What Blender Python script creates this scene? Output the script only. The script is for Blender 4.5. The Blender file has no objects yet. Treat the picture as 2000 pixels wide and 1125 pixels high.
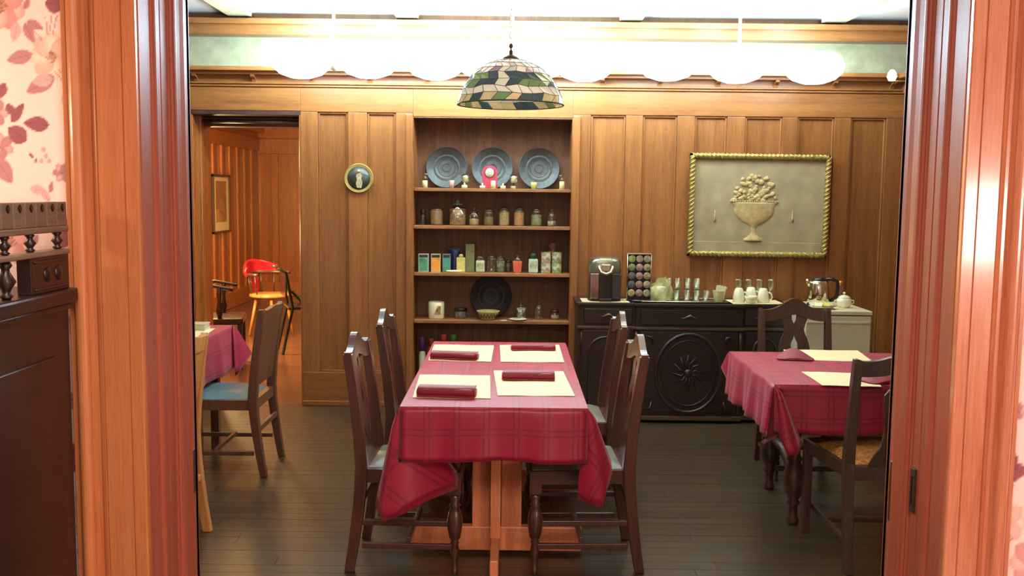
import bpy, math, random
import numpy as np
from mathutils import Matrix, Vector

# ------------------------------------------------------------------ camera
SC = bpy.context.scene
FPX = 1900.0
PITCH = math.atan(188 / FPX); ROLL = math.radians(0.64)
CAM = Vector((0, 0, 1.6))
RM = Matrix.Rotation(math.pi / 2 - PITCH, 3, 'X') @ Matrix.Rotation(ROLL, 3, 'Z')
cd = bpy.data.cameras.new('camera'); cam = bpy.data.objects.new('camera', cd)
SC.collection.objects.link(cam)
cam.matrix_world = Matrix.Translation(CAM) @ RM.to_4x4()
cd.sensor_width = 36; cd.lens = FPX / 2000 * 36; cd.clip_start = 0.05
SC.camera = cam

def at(px, py, Y):
    d = RM @ Vector(((px - 1000) / FPX, -(py - 562.5) / FPX, -1))
    return CAM + d * (Y / d.y)
def onz(px, py, z):
    d = RM @ Vector(((px - 1000) / FPX, -(py - 562.5) / FPX, -1))
    return CAM + d * ((z - 1.6) / d.z)

# ------------------------------------------------------------------ light and exposure
w = bpy.data.worlds.new('world'); SC.world = w; w.use_nodes = True
w.node_tree.nodes['Background'].inputs[0].default_value = (1.0, 0.80, 0.62, 1)
w.node_tree.nodes['Background'].inputs[1].default_value = 0.10
UPL = 58.0                                     # power of the uplights added for glare on ceiling and upper wall
vs = SC.view_settings
vs.view_transform = 'Standard'; vs.look = 'None'; vs.gamma = 1; vs.use_curve_mapping = False
vs.exposure = 0.0
def light(name, kind, loc, power, col, size=0.1, rot=None, **kw):
    l = bpy.data.lights.new(name, kind); o = bpy.data.objects.new(name, l)
    l.energy = power; l.color = col; o.location = loc
    if kind == 'AREA': l.shape = 'RECTANGLE'; l.size = size; l.size_y = kw.get('sy', size)
    else: l.shadow_soft_size = size
    if rot: o.rotation_euler = rot
    SC.collection.objects.link(o); return o
GLOBE = 7.0                                   # brightness of the added opal shades
light('hall_ceiling_light', 'AREA', (0.1, 0.3, 2.62), 92, (1.0, .80, .71), 1.3)
light('hall_floor_lamp', 'POINT', (2.75, -1.15, 1.45), 125, (1.0, .80, .70), .22)
light('mantel_lamp', 'POINT', (-1.7, 1.95, 1.80), 16, (1.0, .74, .48), .05)
light('parlour_lamp', 'POINT', (-3.05, 9.1, 1.15), 260, (1.0, .62, .24), .12)
light('parlour_sconce', 'POINT', (-3.1, 9.2, 1.92), 170, (1.0, .62, .26), .10)
light('parlour_ceiling_light', 'AREA', (-1.0, 10.5, 2.62), 60, (1.0, .72, .50), .9)
light('dining_ceiling_light', 'AREA', (0.2, 4.6, 2.78), 26, (1.0, .86, .64), 1.6, sy=1.2)

# ------------------------------------------------------------------ helpers
def lin(c):
    c = c / 255.0
    return c / 12.92 if c <= .04045 else ((c + .055) / 1.055) ** 2.4
def rgb(r, g, b): return (lin(r), lin(g), lin(b), 1)

class MB:
    def __init__(s): s.v = []; s.f = []; s.s = []; s.uv = None
    def add(s, vs, fs, smooth=False):
        n = len(s.v); s.v += [tuple(p) for p in vs]
        s.f += [tuple(i + n for i in f) for f in fs]; s.s += [smooth] * len(fs); return s
    def box(s, x0, x1, y0, y1, z0, z1, M=None):
        p = [Vector(q) for q in ((x0,y0,z0),(x1,y0,z0),(x1,y1,z0),(x0,y1,z0),(x0,y0,z1),(x1,y0,z1),(x1,y1,z1),(x0,y1,z1))]
        if M: p = [M @ q for q in p]
        return s.add(p, ((3,2,1,0),(4,5,6,7),(0,1,5,4),(1,2,6,5),(2,3,7,6),(3,0,4,7)))
    def lathe(s, prof, x=0, y=0, z=0, seg=16, axis='z', smooth=True, a0=0, sy=1.0):
        vs, fs = [], []
        for r, h in prof:
            r = max(r, 1e-5)
            for i in range(seg):
                a = a0 + 2 * math.pi * i / seg; c, q = r * math.cos(a), r * math.sin(a) * sy
                vs.append((x + c, y + q, z + h) if axis == 'z' else (x + c, y - h, z + q) if axis == 'y' else (x + h, y + c, z + q))
        for k in range(len(prof) - 1):
            for i in range(seg):
                j = (i + 1) % seg; fs.append((k*seg+i, k*seg+j, (k+1)*seg+j, (k+1)*seg+i))
        s.add(vs, fs, smooth)
        n = len(s.v) - len(vs)
        for k, rev in ((0, True), (len(prof) - 1, False)):
            if prof[k][0] > 1e-4:
                l = [n + k*seg + i for i in range(seg)]
                s.f.append(tuple(l[::-1] if rev else l)); s.s.append(False)
        return s
    def tube(s, pts, r, seg=8, closed=False, flat=1.0):
        pts = [Vector(p) for p in pts]; n = len(pts); rs = r if isinstance(r, (list, tuple)) else [r] * n
        vs, fs = [], []
        up0 = None
        for i, p in enumerate(pts):
            t = (pts[(i+1) % n] - pts[i-1]) if closed else (pts[min(i+1, n-1)] - pts[max(i-1, 0)])
            t.normalize()
            if up0 is None: up0 = Vector((0,0,1)) if abs(t.z) < .9 else Vector((1,0,0))
            a = t.cross(up0).normalized(); b = a.cross(t).normalized(); up0 = b
            for k in range(seg):
                q = 2 * math.pi * k / seg
                vs.append(p + a * (rs[i] * math.cos(q)) + b * (rs[i] * flat * math.sin(q)))
        m = n if closed else n - 1
        for i in range(m):
            for k in range(seg):
                l = (k+1) % seg; j = (i+1) % n
                fs.append((i*seg+k, i*seg+l, j*seg+l, j*seg+k))
        if not closed:
            fs.append(tuple(range(seg))[::-1]); fs.append(tuple((n-1)*seg + k for k in range(seg)))
        return s.add(vs, fs, True)
    def prism(s, poly, axis, lo, hi, smooth=False):
        n = len(poly)
        mk = {'x': lambda a, b, h: (h, a, b), 'y': lambda a, b, h: (a, h, b), 'z': lambda a, b, h: (a, b, h)}[axis]
        vs = [mk(a, b, lo) for a, b in poly] + [mk(a, b, hi) for a, b in poly]
        s.add(vs, [(i, (i+1) % n, n + (i+1) % n, n + i) for i in range(n)], smooth)
        return s.add(vs, [tuple(range(n))[::-1], tuple(range(n, 2*n))])
    def grid(s, fn, nu, nv, smooth=True, cu=False):
        vs = [fn(i / (nu if cu else nu - 1), j / (nv - 1)) for j in range(nv) for i in range(nu)]
        fs = []
        for j in range(nv - 1):
            for i in range(nu if cu else nu - 1):
                k = (i + 1) % nu; fs.append((j*nu+i, j*nu+k, (j+1)*nu+k, (j+1)*nu+i))
        return s.add(vs, fs, smooth)
    def sheet(s, rows, th):                # rows of points (grid) with thickness vector th: closed slab
        nv, nu = len(rows), len(rows[0]); th = Vector(th)
        A = [Vector(p) for r in rows for p in r]; B = [p + th for p in A]; N = nu * nv; fs = []
        for j in range(nv - 1):
            for i in range(nu - 1):
                q = (j*nu+i, j*nu+i+1, (j+1)*nu+i+1, (j+1)*nu+i); fs.append(q[::-1]); fs.append(tuple(N + k for k in q))
        s.add(A + B, fs, True)
        ed = [(i, i+1) for i in range(nu-1)] + [((nv-1)*nu+i+1, (nv-1)*nu+i) for i in range(nu-1)] + \
             [((j+1)*nu, j*nu) for j in range(nv-1)] + [(j*nu+nu-1, (j+1)*nu+nu-1) for j in range(nv-1)]
        return s.add(A + B, [(a, b, b + N, a + N) for a, b in ed])

def obj(name, mb, mat, parent=None, bevel=0, loc=None, sub=0, solid=0):
    me = bpy.data.meshes.new(name); me.from_pydata(mb.v, [], mb.f)
    me.polygons.foreach_set('use_smooth', mb.s)
    if mb.uv:
        u = me.uv_layers.new(name='uv'); idx = np.zeros(len(me.loops), dtype=np.int32); me.loops.foreach_get('vertex_index', idx)
        u.data.foreach_set('uv', np.array(mb.uv, dtype=np.float32)[idx].ravel())
    me.materials.append(mat)
    o = bpy.data.objects.new(name, me); SC.collection.objects.link(o)
    if parent: o.parent = parent
    if loc is not None: o.location = loc
    if solid:
        m = o.modifiers.new('solid', 'SOLIDIFY'); m.thickness = solid; m.offset = 0
    if bevel:
        m = o.modifiers.new('bevel', 'BEVEL'); m.width = bevel; m.segments = 2; m.limit_method = 'ANGLE'
    if sub:
        m = o.modifiers.new('sub', 'SUBSURF'); m.levels = sub; m.render_levels = sub
    return o
def tag(o, label=None, cat=None, group=None, kind=None):
    if label: o['label'] = label
    if cat: o['category'] = cat
    if group: o['group'] = group
    if kind: o['kind'] = kind
    return o
def thing(name, label, cat, loc=(0,0,0), rz=0, group=None):
    o = bpy.data.objects.new(name, None); SC.collection.objects.link(o); o.empty_display_size = .05
    o.location = loc; o.rotation_euler = (0, 0, rz); return tag(o, label, cat, group)
def struct(name, mb, mat, bevel=0):
    return tag(obj(name, mb, mat, None, bevel), kind='structure')
def dup(root, loc, rz=None, label=None, group=None):
    r = root.copy(); SC.collection.objects.link(r); r.location = loc
    if rz is not None: r.rotation_euler = (0, 0, rz)
    if label: r['label'] = label
    if group: r['group'] = group
    for ch in list(root.children):
        c = ch.copy(); SC.collection.objects.link(c); c.parent = r
        for g in ch.children:
            d = g.copy(); SC.collection.objects.link(d); d.parent = c
    return r

# ------------------------------------------------------------------ materials
class NT:
    def __init__(s, name):
        s.m = bpy.data.materials.new(name); s.m.use_nodes = True; s.t = s.m.node_tree; s.b = s.t.nodes['Principled BSDF']
    def n(s, t, **kw):
        x = s.t.nodes.new(t)
        for k, v in kw.items():
            if k in x.inputs.keys(): x.inputs[k].default_value = v
            else: setattr(x, k, v)
        return x
    def l(s, a, b): s.t.links.new(a, b)
def ramp(T, fac, stops):
    r = T.n('ShaderNodeValToRGB'); e = r.color_ramp.elements
    while len(e) < len(stops): e.new(.5)
    for i, (p, c) in enumerate(stops): e[i].position = p; e[i].color = c
    T.l(fac, r.inputs[0]); return r.outputs[0]
def wood(name, dark, light_, rough=.35, coat=.3, axis='z', scale=6, bump=.15):
    T = NT(name); tc = T.n('ShaderNodeTexCoord'); mp = T.n('ShaderNodeMapping')
    oi = T.n('ShaderNodeObjectInfo'); ad = T.n('ShaderNodeVectorMath', operation='ADD')
    k = {'z': (scale, scale, scale*.05), 'x': (scale*.05, scale, scale), 'y': (scale, scale*.05, scale)}[axis]
    mp.inputs['Scale'].default_value = k
    T.l(tc.outputs['Object'], ad.inputs[0]); cx = T.n('ShaderNodeCombineXYZ')
    mu = T.n('ShaderNodeMath', operation='MULTIPLY'); mu.inputs[1].default_value = 7
    T.l(oi.outputs['Random'], mu.inputs[0])
    for i in range(3): T.l(mu.outputs[0], cx.inputs[i])
    T.l(cx.outputs[0], ad.inputs[1]); T.l(ad.outputs[0], mp.inputs['Vector'])
    n1 = T.n('ShaderNodeTexNoise', Scale=3.0, Detail=6.0, Roughness=.65); n2 = T.n('ShaderNodeTexNoise', Scale=26.0, Detail=3.0, Roughness=.6)
    T.l(mp.outputs[0], n1.inputs['Vector']); T.l(mp.outputs[0], n2.inputs['Vector'])
    mx = T.n('ShaderNodeMix'); mx.inputs[0].default_value = .42
    T.l(n1.outputs['Fac'], mx.inputs[2]); T.l(n2.outputs['Fac'], mx.inputs[3])
    col = ramp(T, mx.outputs[0], [(.32, dark), (.66, light_)])
    hs = T.n('ShaderNodeHueSaturation'); rr = T.n('ShaderNodeMapRange'); rr.inputs[3].default_value = .88; rr.inputs[4].default_value = 1.1
    T.l(oi.outputs['Random'], rr.inputs[0]); T.l(rr.outputs[0], hs.inputs['Value']); T.l(col, hs.inputs['Color'])
    T.l(hs.outputs[0], T.b.inputs['Base Color'])
    T.b.inputs['Roughness'].default_value = rough; T.b.inputs['Coat Weight'].default_value = coat; T.b.inputs['Coat Roughness'].default_value = .22
    if bump:
        bp = T.n('ShaderNodeBump', Strength=bump, Distance=.002); T.l(n2.outputs['Fac'], bp.inputs['Height']); T.l(bp.outputs[0], T.b.inputs['Normal'])
    return T.m
def plain(name, c, rough=.5, metal=0, coat=0, noise=.12, scale=30, emit=None, es=0, bump=0):
    T = NT(name)
    if noise:
        tc = T.n('ShaderNodeTexCoord'); n1 = T.n('ShaderNodeTexNoise', Scale=float(scale), Detail=4.0)
        T.l(tc.outputs['Object'], n1.inputs['Vector'])
        d = tuple(x * (1 - noise) for x in c[:3]) + (1,); l = tuple(min(1, x * (1 + noise)) for x in c[:3]) + (1,)
        T.l(ramp(T, n1.outputs['Fac'], [(.3, d), (.7, l)]), T.b.inputs['Base Color'])
        if bump:
            bp = T.n('ShaderNodeBump', Strength=bump, Distance=.003); T.l(n1.outputs['Fac'], bp.inputs['Height']); T.l(bp.outputs[0], T.b.inputs['Normal'])
    else: T.b.inputs['Base Color'].default_value = c
    T.b.inputs['Roughness'].default_value = rough; T.b.inputs['Metallic'].default_value = metal; T.b.inputs['Coat Weight'].default_value = coat
    if emit: T.b.inputs['Emission Color'].default_value = emit; T.b.inputs['Emission Strength'].default_value = es
    return T.m
def glass(name, tint=(.93, .96, .90, 1), base=.10, rough=.06):
    T = NT(name); t = T.t; t.nodes.remove(T.b)
    tr = T.n('ShaderNodeBsdfTransparent'); tr.inputs[0].default_value = tint
    gl = T.n('ShaderNodeBsdfGlossy'); gl.inputs['Roughness'].default_value = rough; gl.inputs[0].default_value = (1, 1, .96, 1)
    lw = T.n('ShaderNodeLayerWeight'); lw.inputs[0].default_value = .28
    mr = T.n('ShaderNodeMapRange'); mr.inputs[3].default_value = base; mr.inputs[4].default_value = .75
    mx = T.n('ShaderNodeMixShader'); T.l(lw.outputs['Facing'], mr.inputs[0]); T.l(mr.outputs[0], mx.inputs[0])
    T.l(tr.outputs[0], mx.inputs[1]); T.l(gl.outputs[0], mx.inputs[2])
    T.l(mx.outputs[0], [n for n in t.nodes if n.type == 'OUTPUT_MATERIAL'][0].inputs[0]); return T.m
def speckle(name, cols, scale=120, rough=.6):
    T = NT(name); tc = T.n('ShaderNodeTexCoord'); v = T.n('ShaderNodeTexVoronoi', Scale=float(scale))
    T.l(tc.outputs['Object'], v.inputs['Vector']); sx = T.n('ShaderNodeSeparateColor'); T.l(v.outputs['Color'], sx.inputs[0])
    T.l(ramp(T, sx.outputs[0], [(i / max(1, len(cols)-1), c) for i, c in enumerate(cols)]), T.b.inputs['Base Color'])
    T.b.inputs['Roughness'].default_value = rough; return T.m
def plaid(name, c, dark, step=.118):
    T = NT(name); uv = T.n('ShaderNodeUVMap', uv_map='uv'); sp = T.n('ShaderNodeSeparateXYZ'); T.l(uv.outputs[0], sp.inputs[0])
    outs = []
    for i in (0, 1):
        d = T.n('ShaderNodeMath', operation='DIVIDE'); d.inputs[1].default_value = step; T.l(sp.outputs[i], d.inputs[0])
        f = T.n('ShaderNodeMath', operation='FRACT'); T.l(d.outputs[0], f.inputs[0])
        outs.append(ramp(T, f.outputs[0], [(0, (0,0,0,1)), (.06, (0,0,0,1)), (.08, (1,1,1,1)), (.13, (1,1,1,1)), (.15, (0,0,0,1)), (.24, (0,0,0,1)), (.26, (1,1,1,1)), (.31, (1,1,1,1)), (.33, (0,0,0,1)), (1, (0,0,0,1))]))
    mm = T.n('ShaderNodeMath', operation='MAXIMUM'); T.l(outs[0], mm.inputs[0]); T.l(outs[1], mm.inputs[1])
    nz = T.n('ShaderNodeTexNoise', Scale=260.0, Detail=2.0); T.l(uv.outputs[0], nz.inputs['Vector'])
    mx = T.n('ShaderNodeMix', data_type='RGBA'); mx.inputs[6].default_value = c; mx.inputs[7].default_value = dark
    ml = T.n('ShaderNodeMath', operation='MULTIPLY'); ml.inputs[1].default_value = .75; T.l(mm.outputs[0], ml.inputs[0]); T.l(ml.outputs[0], mx.inputs[0])
    T.l(mx.outputs[2], T.b.inputs['Base Color'])
    rr = T.n('ShaderNodeMapRange'); rr.inputs[3].default_value = .38; rr.inputs[4].default_value = .46; T.l(mm.outputs[0], rr.inputs[0]); T.l(rr.outputs[0], T.b.inputs['Roughness'])
    T.b.inputs['Sheen Weight'].default_value = .35; T.b.inputs['Sheen Roughness'].default_value = .4; T.b.inputs['Sheen Tint'].default_value = (1, .5, .55, 1)
    bp = T.n('ShaderNodeBump', Strength=.25, Distance=.001); T.l(nz.outputs['Fac'], bp.inputs['Height']); T.l(bp.outputs[0], T.b.inputs['Normal'])
    return T.m

OAK = wood('golden_oak', rgb(114, 68, 31), rgb(162, 103, 50), .40, .30)
OAKX = wood('golden_oak_horizontal', rgb(114, 68, 31), rgb(162, 103, 50), .38, .30, axis='x')
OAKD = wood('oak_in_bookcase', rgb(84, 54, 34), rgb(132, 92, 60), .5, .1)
OAKDX = wood('oak_shelf', rgb(112, 70, 40), rgb(160, 108, 62), .45, .15, axis='x')
FAROAK = wood('parlour_oak', rgb(136, 76, 32), rgb(190, 118, 56), .36, .35)
CAS = wood('cherry_casing', rgb(178, 104, 60), rgb(204, 132, 82), .38, .3, scale=9)
WALNUT = wood('dark_walnut', rgb(24, 15, 14), rgb(48, 31, 27), .40, .35, axis='x')
CHAIRW = wood('chair_mahogany', rgb(56, 30, 26), rgb(92, 54, 44), .30, .45)
CHAIRD = wood('dark_chair_wood', rgb(52, 33, 26), rgb(88, 60, 46), .35, .4)
BROWNCH = wood('brown_chair_wood', rgb(80, 50, 34), rgb(116, 78, 54), .4, .3)
BLONDE = wood('pale_chair_wood', rgb(176, 110, 56), rgb(216, 156, 92), .4, .3)
PEDW = wood('orange_pine', rgb(196, 112, 66), rgb(232, 154, 102), .42, .2)
MANTW = wood('ebonised_wood', rgb(22, 10, 11), rgb(44, 20, 19), .4, .25, axis='y')
MANTG = wood('grey_brown_wood', rgb(92, 78, 66), rgb(130, 112, 94), .45, .25, axis='y')  # gallery wood, greyer than the cabinet body
FLOORW = wood('dark_floor_strip', rgb(42, 32, 23), rgb(78, 63, 44), .30, .35, axis='x', scale=5)
FARFLOOR = wood('parlour_floor', rgb(70, 46, 34), rgb(108, 78, 60), .25, .4, axis='x', scale=5)
CREAM = plain('cream_plaster', rgb(228, 220, 190), .8, noise=.06, scale=3)
BAND = plain('sage_frieze_paper', rgb(150, 146, 112), .8, noise=.15, scale=14)
CLOTH = plaid('burgundy_damask', rgb(160, 28, 62), rgb(124, 16, 46))
CLOTH2 = plain('burgundy_cloth_wall_side', rgb(146, 30, 52), .6, noise=.1, scale=80)
NAP = plain('burgundy_napkin', rgb(132, 24, 46), .6, noise=.16, scale=160, bump=.3)
MAT = plain('ivory_placemat', rgb(236, 224, 176), .7, noise=.05, scale=200, bump=.2)
SEATG = plain('grey_green_vinyl', rgb(126, 132, 118), .35, noise=.05)
SEATB = plain('blue_vinyl', rgb(84, 128, 140), .35, noise=.08)
CANE = speckle('woven_rush', [rgb(190, 138, 70), rgb(150, 98, 48), rgb(206, 158, 88)], 90, .7)
BLACK = plain('black_plastic', rgb(20, 22, 24), .3, coat=.3, noise=0)
DGREY = plain('charcoal_plastic', rgb(52, 54, 50), .25, coat=.4, noise=0)
CHROME = plain('chrome', rgb(215, 210, 190), .12, metal=1, noise=0)
SILVER = plain('satin_silver', rgb(190, 186, 160), .35, metal=1, noise=.1)
BRASS = plain('aged_brass', rgb(120, 100, 62), .4, metal=1, noise=.2)
DBRASS = plain('tarnished_brass', rgb(96, 84, 66), .4, metal=.8, noise=.2)
WHITE = plain('white_enamel', rgb(212, 214, 186), .3, noise=.03)
CHINA = plain('white_china', rgb(228, 230, 200), .2, coat=.4, noise=.03)
PEWTER = plain('dark_pewter', rgb(66, 68, 64), .45, metal=.3, noise=.3, scale=40, bump=.6)
PEWTERD = plain('black_pewter', rgb(34, 38, 44), .5, metal=.2, noise=.3, scale=40, bump=.6)
WAX = plain('ivory_wax', rgb(232, 224, 178), .5, noise=.04)
REDP = plain('dusty_red_paint', rgb(168, 54, 76), .4, noise=.06)
REDV = plain('red_vinyl', rgb(176, 30, 48), .22, coat=.6, noise=.05)
GLASS = glass('jar_glass'); GLASSC = glass('tumbler_glass', (.90, .90, .80, 1), .05, .2); BAGM = glass('clear_plastic_bag', (.86, .90, .72, 1), .5, .25)
FRAMEG = plain('gilt_frame', rgb(172, 156, 88), .38, metal=.55, noise=.4, scale=60)
RELIEF = plain('stone_relief', rgb(158, 146, 112), .75, noise=.16, scale=9, bump=.4)
RELIEFD = plain('stone_relief_raised', rgb(178, 158, 108), .7, noise=.2, scale=30, bump=.4)
def col(name, r, g, b, rough=.5, **k): return plain(name, rgb(r, g, b), rough, **k)

# ------------------------------------------------------------------ setting
D = 7.15
# floor of strips
fl = struct('floor', MB().box(-3.05, 3.0, 2.2, 7.15, -.08, -.008), plain('subfloor', rgb(18, 12, 10), .8))
random.seed(3)
Wd = .083; y = 2.2; k = 0; lens_ = [2.1, 1.7, 2.4, 1.4, 1.9]
while y < 7.14:
    x = -3.0 - random.random() * 1.2; y1 = min(y + Wd - .002, 7.15)
    while x < 2.95:
        L = random.choice(lens_); a, b = max(x, -3.0), min(x + L - .002, 2.95)
        if b - a > .05: obj('floorboard', MB().box(a, b, y, y1, -.01, random.uniform(-.0008, 0)), FLOORW, fl)
        x += L
    y += Wd
# parlour beyond the far doorway
struct('floor_parlour', MB().box(-3.9, 1.5, 7.15, 14.7, -.08, -.002), FARFLOOR)
struct('ceiling_parlour', MB().box(-3.9, 1.5, 7.52, 14.7, 2.72, 2.8), CREAM)
wl = struct('wall_parlour_left', MB().box(-3.98, -3.8, 7.52, 14.6, 0, 2.72), FAROAK)
y = 8.0
while y < 14.4:                                   # battens and rails of the parlour's panelling
    obj('batten', MB().box(-3.8, -3.77, y, y + .09, .22, 2.16), FAROAK, wl, .004); y += .36
obj('rail', MB().box(-3.8, -3.765, 7.52, 14.6, 2.16, 2.34), FAROAK, wl, .004)
obj('rail', MB().box(-3.8, -3.765, 7.52, 14.6, 0, .22), FAROAK, wl, .004)
obj('cornice', MB().box(-3.8, -3.70, 7.52, 14.6, 2.42, 2.50), FAROAK, wl, .006)
we = struct('wall_parlour_end', MB().box(-3.8, 1.5, 14.6, 14.75, 0, 2.72), FAROAK)
x = -3.6
while x < -1.2:
    obj('batten', MB().box(x, x + .10, 14.565, 14.6, .22, 2.12), FAROAK, we, .004); x += .38
obj('rail', MB().box(-3.8, 1.5, 14.56, 14.6, 2.12, 2.34), FAROAK, we, .004)
obj('rail', MB().box(-3.8, 1.5, 14.56, 14.6, 0, .22), FAROAK, we, .004)
struct('wall_parlour_right', MB().box(1.4, 1.5, 7.52, 14.6, 0, 2.72), FAROAK)

# back wall (with the doorway and the niche)
NX0, NX1, NZ1 = -.732, .428, 2.135
DX0, DX1, DZ1 = -2.345, -1.548, 2.165
wb = MB()
wb.box(-3.9, DX0, D+.03, 7.5, 0, 2.9); wb.box(DX0, DX1, D+.03, 7.5, DZ1, 2.9)
wb.box(DX1, NX0-.03, D+.03, 7.5, 0, 2.9); wb.box(NX0-.03, NX1+.03, D+.03, 7.5, NZ1+.02, 2.9); wb.box(NX0-.03, NX1+.03, 7.47, 7.5, 0, NZ1+.02)
wb.box(NX1+.03, 3.0, D+.03, 7.5, 0, 2.9)
WB = struct('wall_back', wb, OAK)
def stile(x0, x1, z0=.23, z1=2.16, par=None, y=D-.012): return obj('stile', MB().box(x0, x1, y, D+.031, z0, z1), OAK, par or WB, .004)
def rail(x0, x1, z0, z1, y=D-.014): return obj('rail', MB().box(x0, x1, y, D+.031, z0, z1), OAKX, WB, .004)
def panel(x0, x1, z0=.23, z1=2.16):
    obj('panel', MB().box(x0, x1, D+.012, D+.031, z0, z1), OAK, WB)
    m = MB(); e = .014
    for a in ((x0, x0+e, z0, z1), (x1-e, x1, z0, z1), (x0, x1, z1-e, z1), (x0, x1, z0, z0+e)): m.box(a[0], a[1], D-.004, D+.02, a[2], a[3])
    obj('panel_moulding', m, OAK, WB, .004)
for a, b in ((DX1, -1.423), (-1.204, -1.064), (-.857, NX0)): stile(a, b)
for a, b in ((-1.423, -1.204), (-1.064, -.857)): panel(a, b, .25)
rail(DX1, NX0, 2.16, 2.335); rail(DX1, NX0, 0, .25)
rail(-3.0, DX1, DZ1, 2.335); stile(-3.0, DX0, 0, 2.165)
rail(NX0, NX1, NZ1, 2.335)
for a, b in ((NX1, .559), (.812, .937), (1.186, 1.314), (1.548, 1.680), (1.948, 2.062), (2.326, 2.446), (2.703, 2.86)): stile(a, b)
for a, b in ((.559, .812), (.937, 1.186), (1.314, 1.548), (1.680, 1.948), (2.062, 2.326), (2.446, 2.703)): panel(a, b, .25)
rail(NX1, 2.86, 2.16, 2.335); rail(NX1, 2.86, 0, .25)
obj('casing', MB().box(NX1, NX1+.055, D-.03, D, .0, 2.15), OAK, WB, .005)
obj('casing', MB().box(NX0-.05, NX0, D-.03, D, .0, 2.15), OAK, WB, .005)
struct('baseboard_back', MB().box(DX1, NX0, D-.035, D-.012, 0, .035).box(NX1, 2.86, D-.035, D-.012, 0, .035), OAKX, .004)
# doorway lining with a dark head and a rod below it
struct('trim_1', MB().box(DX0, DX1, 7.14, 7.55, DZ1-.03, DZ1).box(DX0, DX1, 7.40, 7.54, DZ1-.10, DZ1-.03), wood('dark_door_head', rgb(52, 34, 30), rgb(84, 58, 50), .3, .4, axis='x'), .004)
struct('trim_2', MB().box(DX0-.02, DX0+.012, 7.14, 7.55, 0, DZ1-.03).box(DX0-.02, DX0+.03, 7.28, 7.33, 0, DZ1-.03), wood('door_lining_oak', rgb(128, 72, 30), rgb(180, 112, 52), .2, .7), .004)
struct('trim_3', MB().box(DX1-.012, DX1+.02, 7.14, 7.55, 0, DZ1-.03), OAK, .004)
rd = thing('portiere_rod', 'grey metal portiere rod running under the head of the far doorway', 'rod', (DX0+.01, 7.36, 2.10))
obj('tube', MB().tube([(0, 0, 0), (DX1-DX0-.02, 0, 0)], .014, 10), col('grey_steel', 120, 126, 130, .35, metal=.8), rd)
# cornice / plate rail
pr = struct('trim_4', MB().box(-3.0, 2.86, D-.12, D+.03, 2.445, 2.468).box(-3.0, 2.86, D-.135, D-.115, 2.436, 2.462).box(-3.0, 2.86, D-.09, D+.03, 2.415, 2.446)
       .box(-3.0, 2.86, D-.03, D+.03, 2.335, 2.352).box(-3.0, 2.86, D-.045, D+.03, 2.352, 2.366).box(-3.0, 2.86, D-.012, D+.03, 2.366, 2.42), OAKX, .004)
x = at(385, 150, D).x
while x < 2.8:
    br = MB().prism([(D-.012, 2.415), (D-.085, 2.415), (D-.08, 2.400), (D-.035, 2.385), (D-.025, 2.366), (D-.012, 2.366)], 'x', x - .014, x + .014)
    obj('bracket', br, OAK, pr, .003); x += .418
struct('trim_5', MB().box(-3.0, 2.86, D+.022, D+.032, 2.468, 2.69), BAND)
struct('trim_6', MB().box(-3.0, 2.86, D-.10, D+.03, 2.69, 2.80).box(-3.0, 2.86, D-.14, D+.03, 2.76, 2.80), OAKX, .006)
# right and left walls, ceiling, beams
wr = struct('wall_right', MB().box(2.86, 3.0, 2.63, 7.5, 0, 2.9), OAK)
y = 6.95
while y > 4.0:
    obj('stile', MB().box(2.828, 2.861, y - .12, y, .25, 2.16), OAK, wr, .004); y -= .38
obj('rail', MB().box(2.826, 2.861, 2.63, D, 2.16, 2.335), wood('golden_oak_depth', rgb(114, 68, 31), rgb(162, 103, 50), .38, .3, axis='y'), wr, .004)
obj('rail', MB().box(2.826, 2.861, 2.63, D, 0, .25), OAK, wr, .004)
obj('plate_rail', MB().box(2.73, 2.861, 2.63, D, 2.43, 2.468).box(2.80, 2.861, 2.63, D, 2.335, 2.43), OAK, wr, .004)
wlf = struct('wall_left', MB().box(-3.1, -3.0, 2.63, 7.18, 0, 2.9), OAK)
cl = struct('ceiling', MB().box(-3.1, 3.0, 2.2, 7.5, 2.86, 2.94), plain('white_ceiling', rgb(244, 242, 232), .7, noise=.02, scale=3))
for xb in (-2.05, -.85, .75, 2.2):
    obj('beam', MB().box(xb, xb + .16, 2.63, D, 2.825, 2.861), plain('pale_beam', rgb(226, 206, 160), .6, noise=.05), cl, .006)  # beams in a pale orange-white

# ------------------------------------------------------------------ wall with the wide opening, its casing, wallpaper
FY = 2.3; LX, RX = -.872, 1.05
struct('wall_front', MB().box(-3.6, LX-.02, FY, 2.63, 0, 2.9).box(RX+.02, 3.6, FY, 2.63, 0, 2.9).box(LX-.02, RX+.02, FY, 2.63, 2.38, 2.9), plain('plaster_core', rgb(214, 190, 170), .8))
def arc(cx, cy, r, a0, a1, n=6): return [(cx + r*math.cos(math.radians(a0+(a1-a0)*i/n)), cy + r*math.sin(math.radians(a0+(a1-a0)*i/n))) for i in range(n+1)]
def casing_profile(s, edge, width):
    # offsets (d from the outer edge, forward) ; s = +1 for left jamb (outer edge on the left), -1 for the right
    p = [(0, 0), (0, .022), (.010, .022), (.012, .016), (.014, .022)]
    p += [(.030 + .016*math.cos(math.radians(a)), .024 + .016*math.sin(math.radians(a))) for a in range(180, -1, -20)]
    p += [(.048, .020), (.052, .014), (.060, .014), (.066, .020), (.074, .024), (.076, .020), (.078, .024)]
    p += [(width-.034, .024), (width-.032, .020), (width-.030, .024), (width-.003, .024), (width, .021), (width, 0)]
    q = [(edge + s*d, FY - f) for d, f in p]
    return q
CASX = wood('cherry_casing_flat', rgb(180, 98, 64), rgb(214, 144, 108), .30, .9, scale=9)
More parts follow.
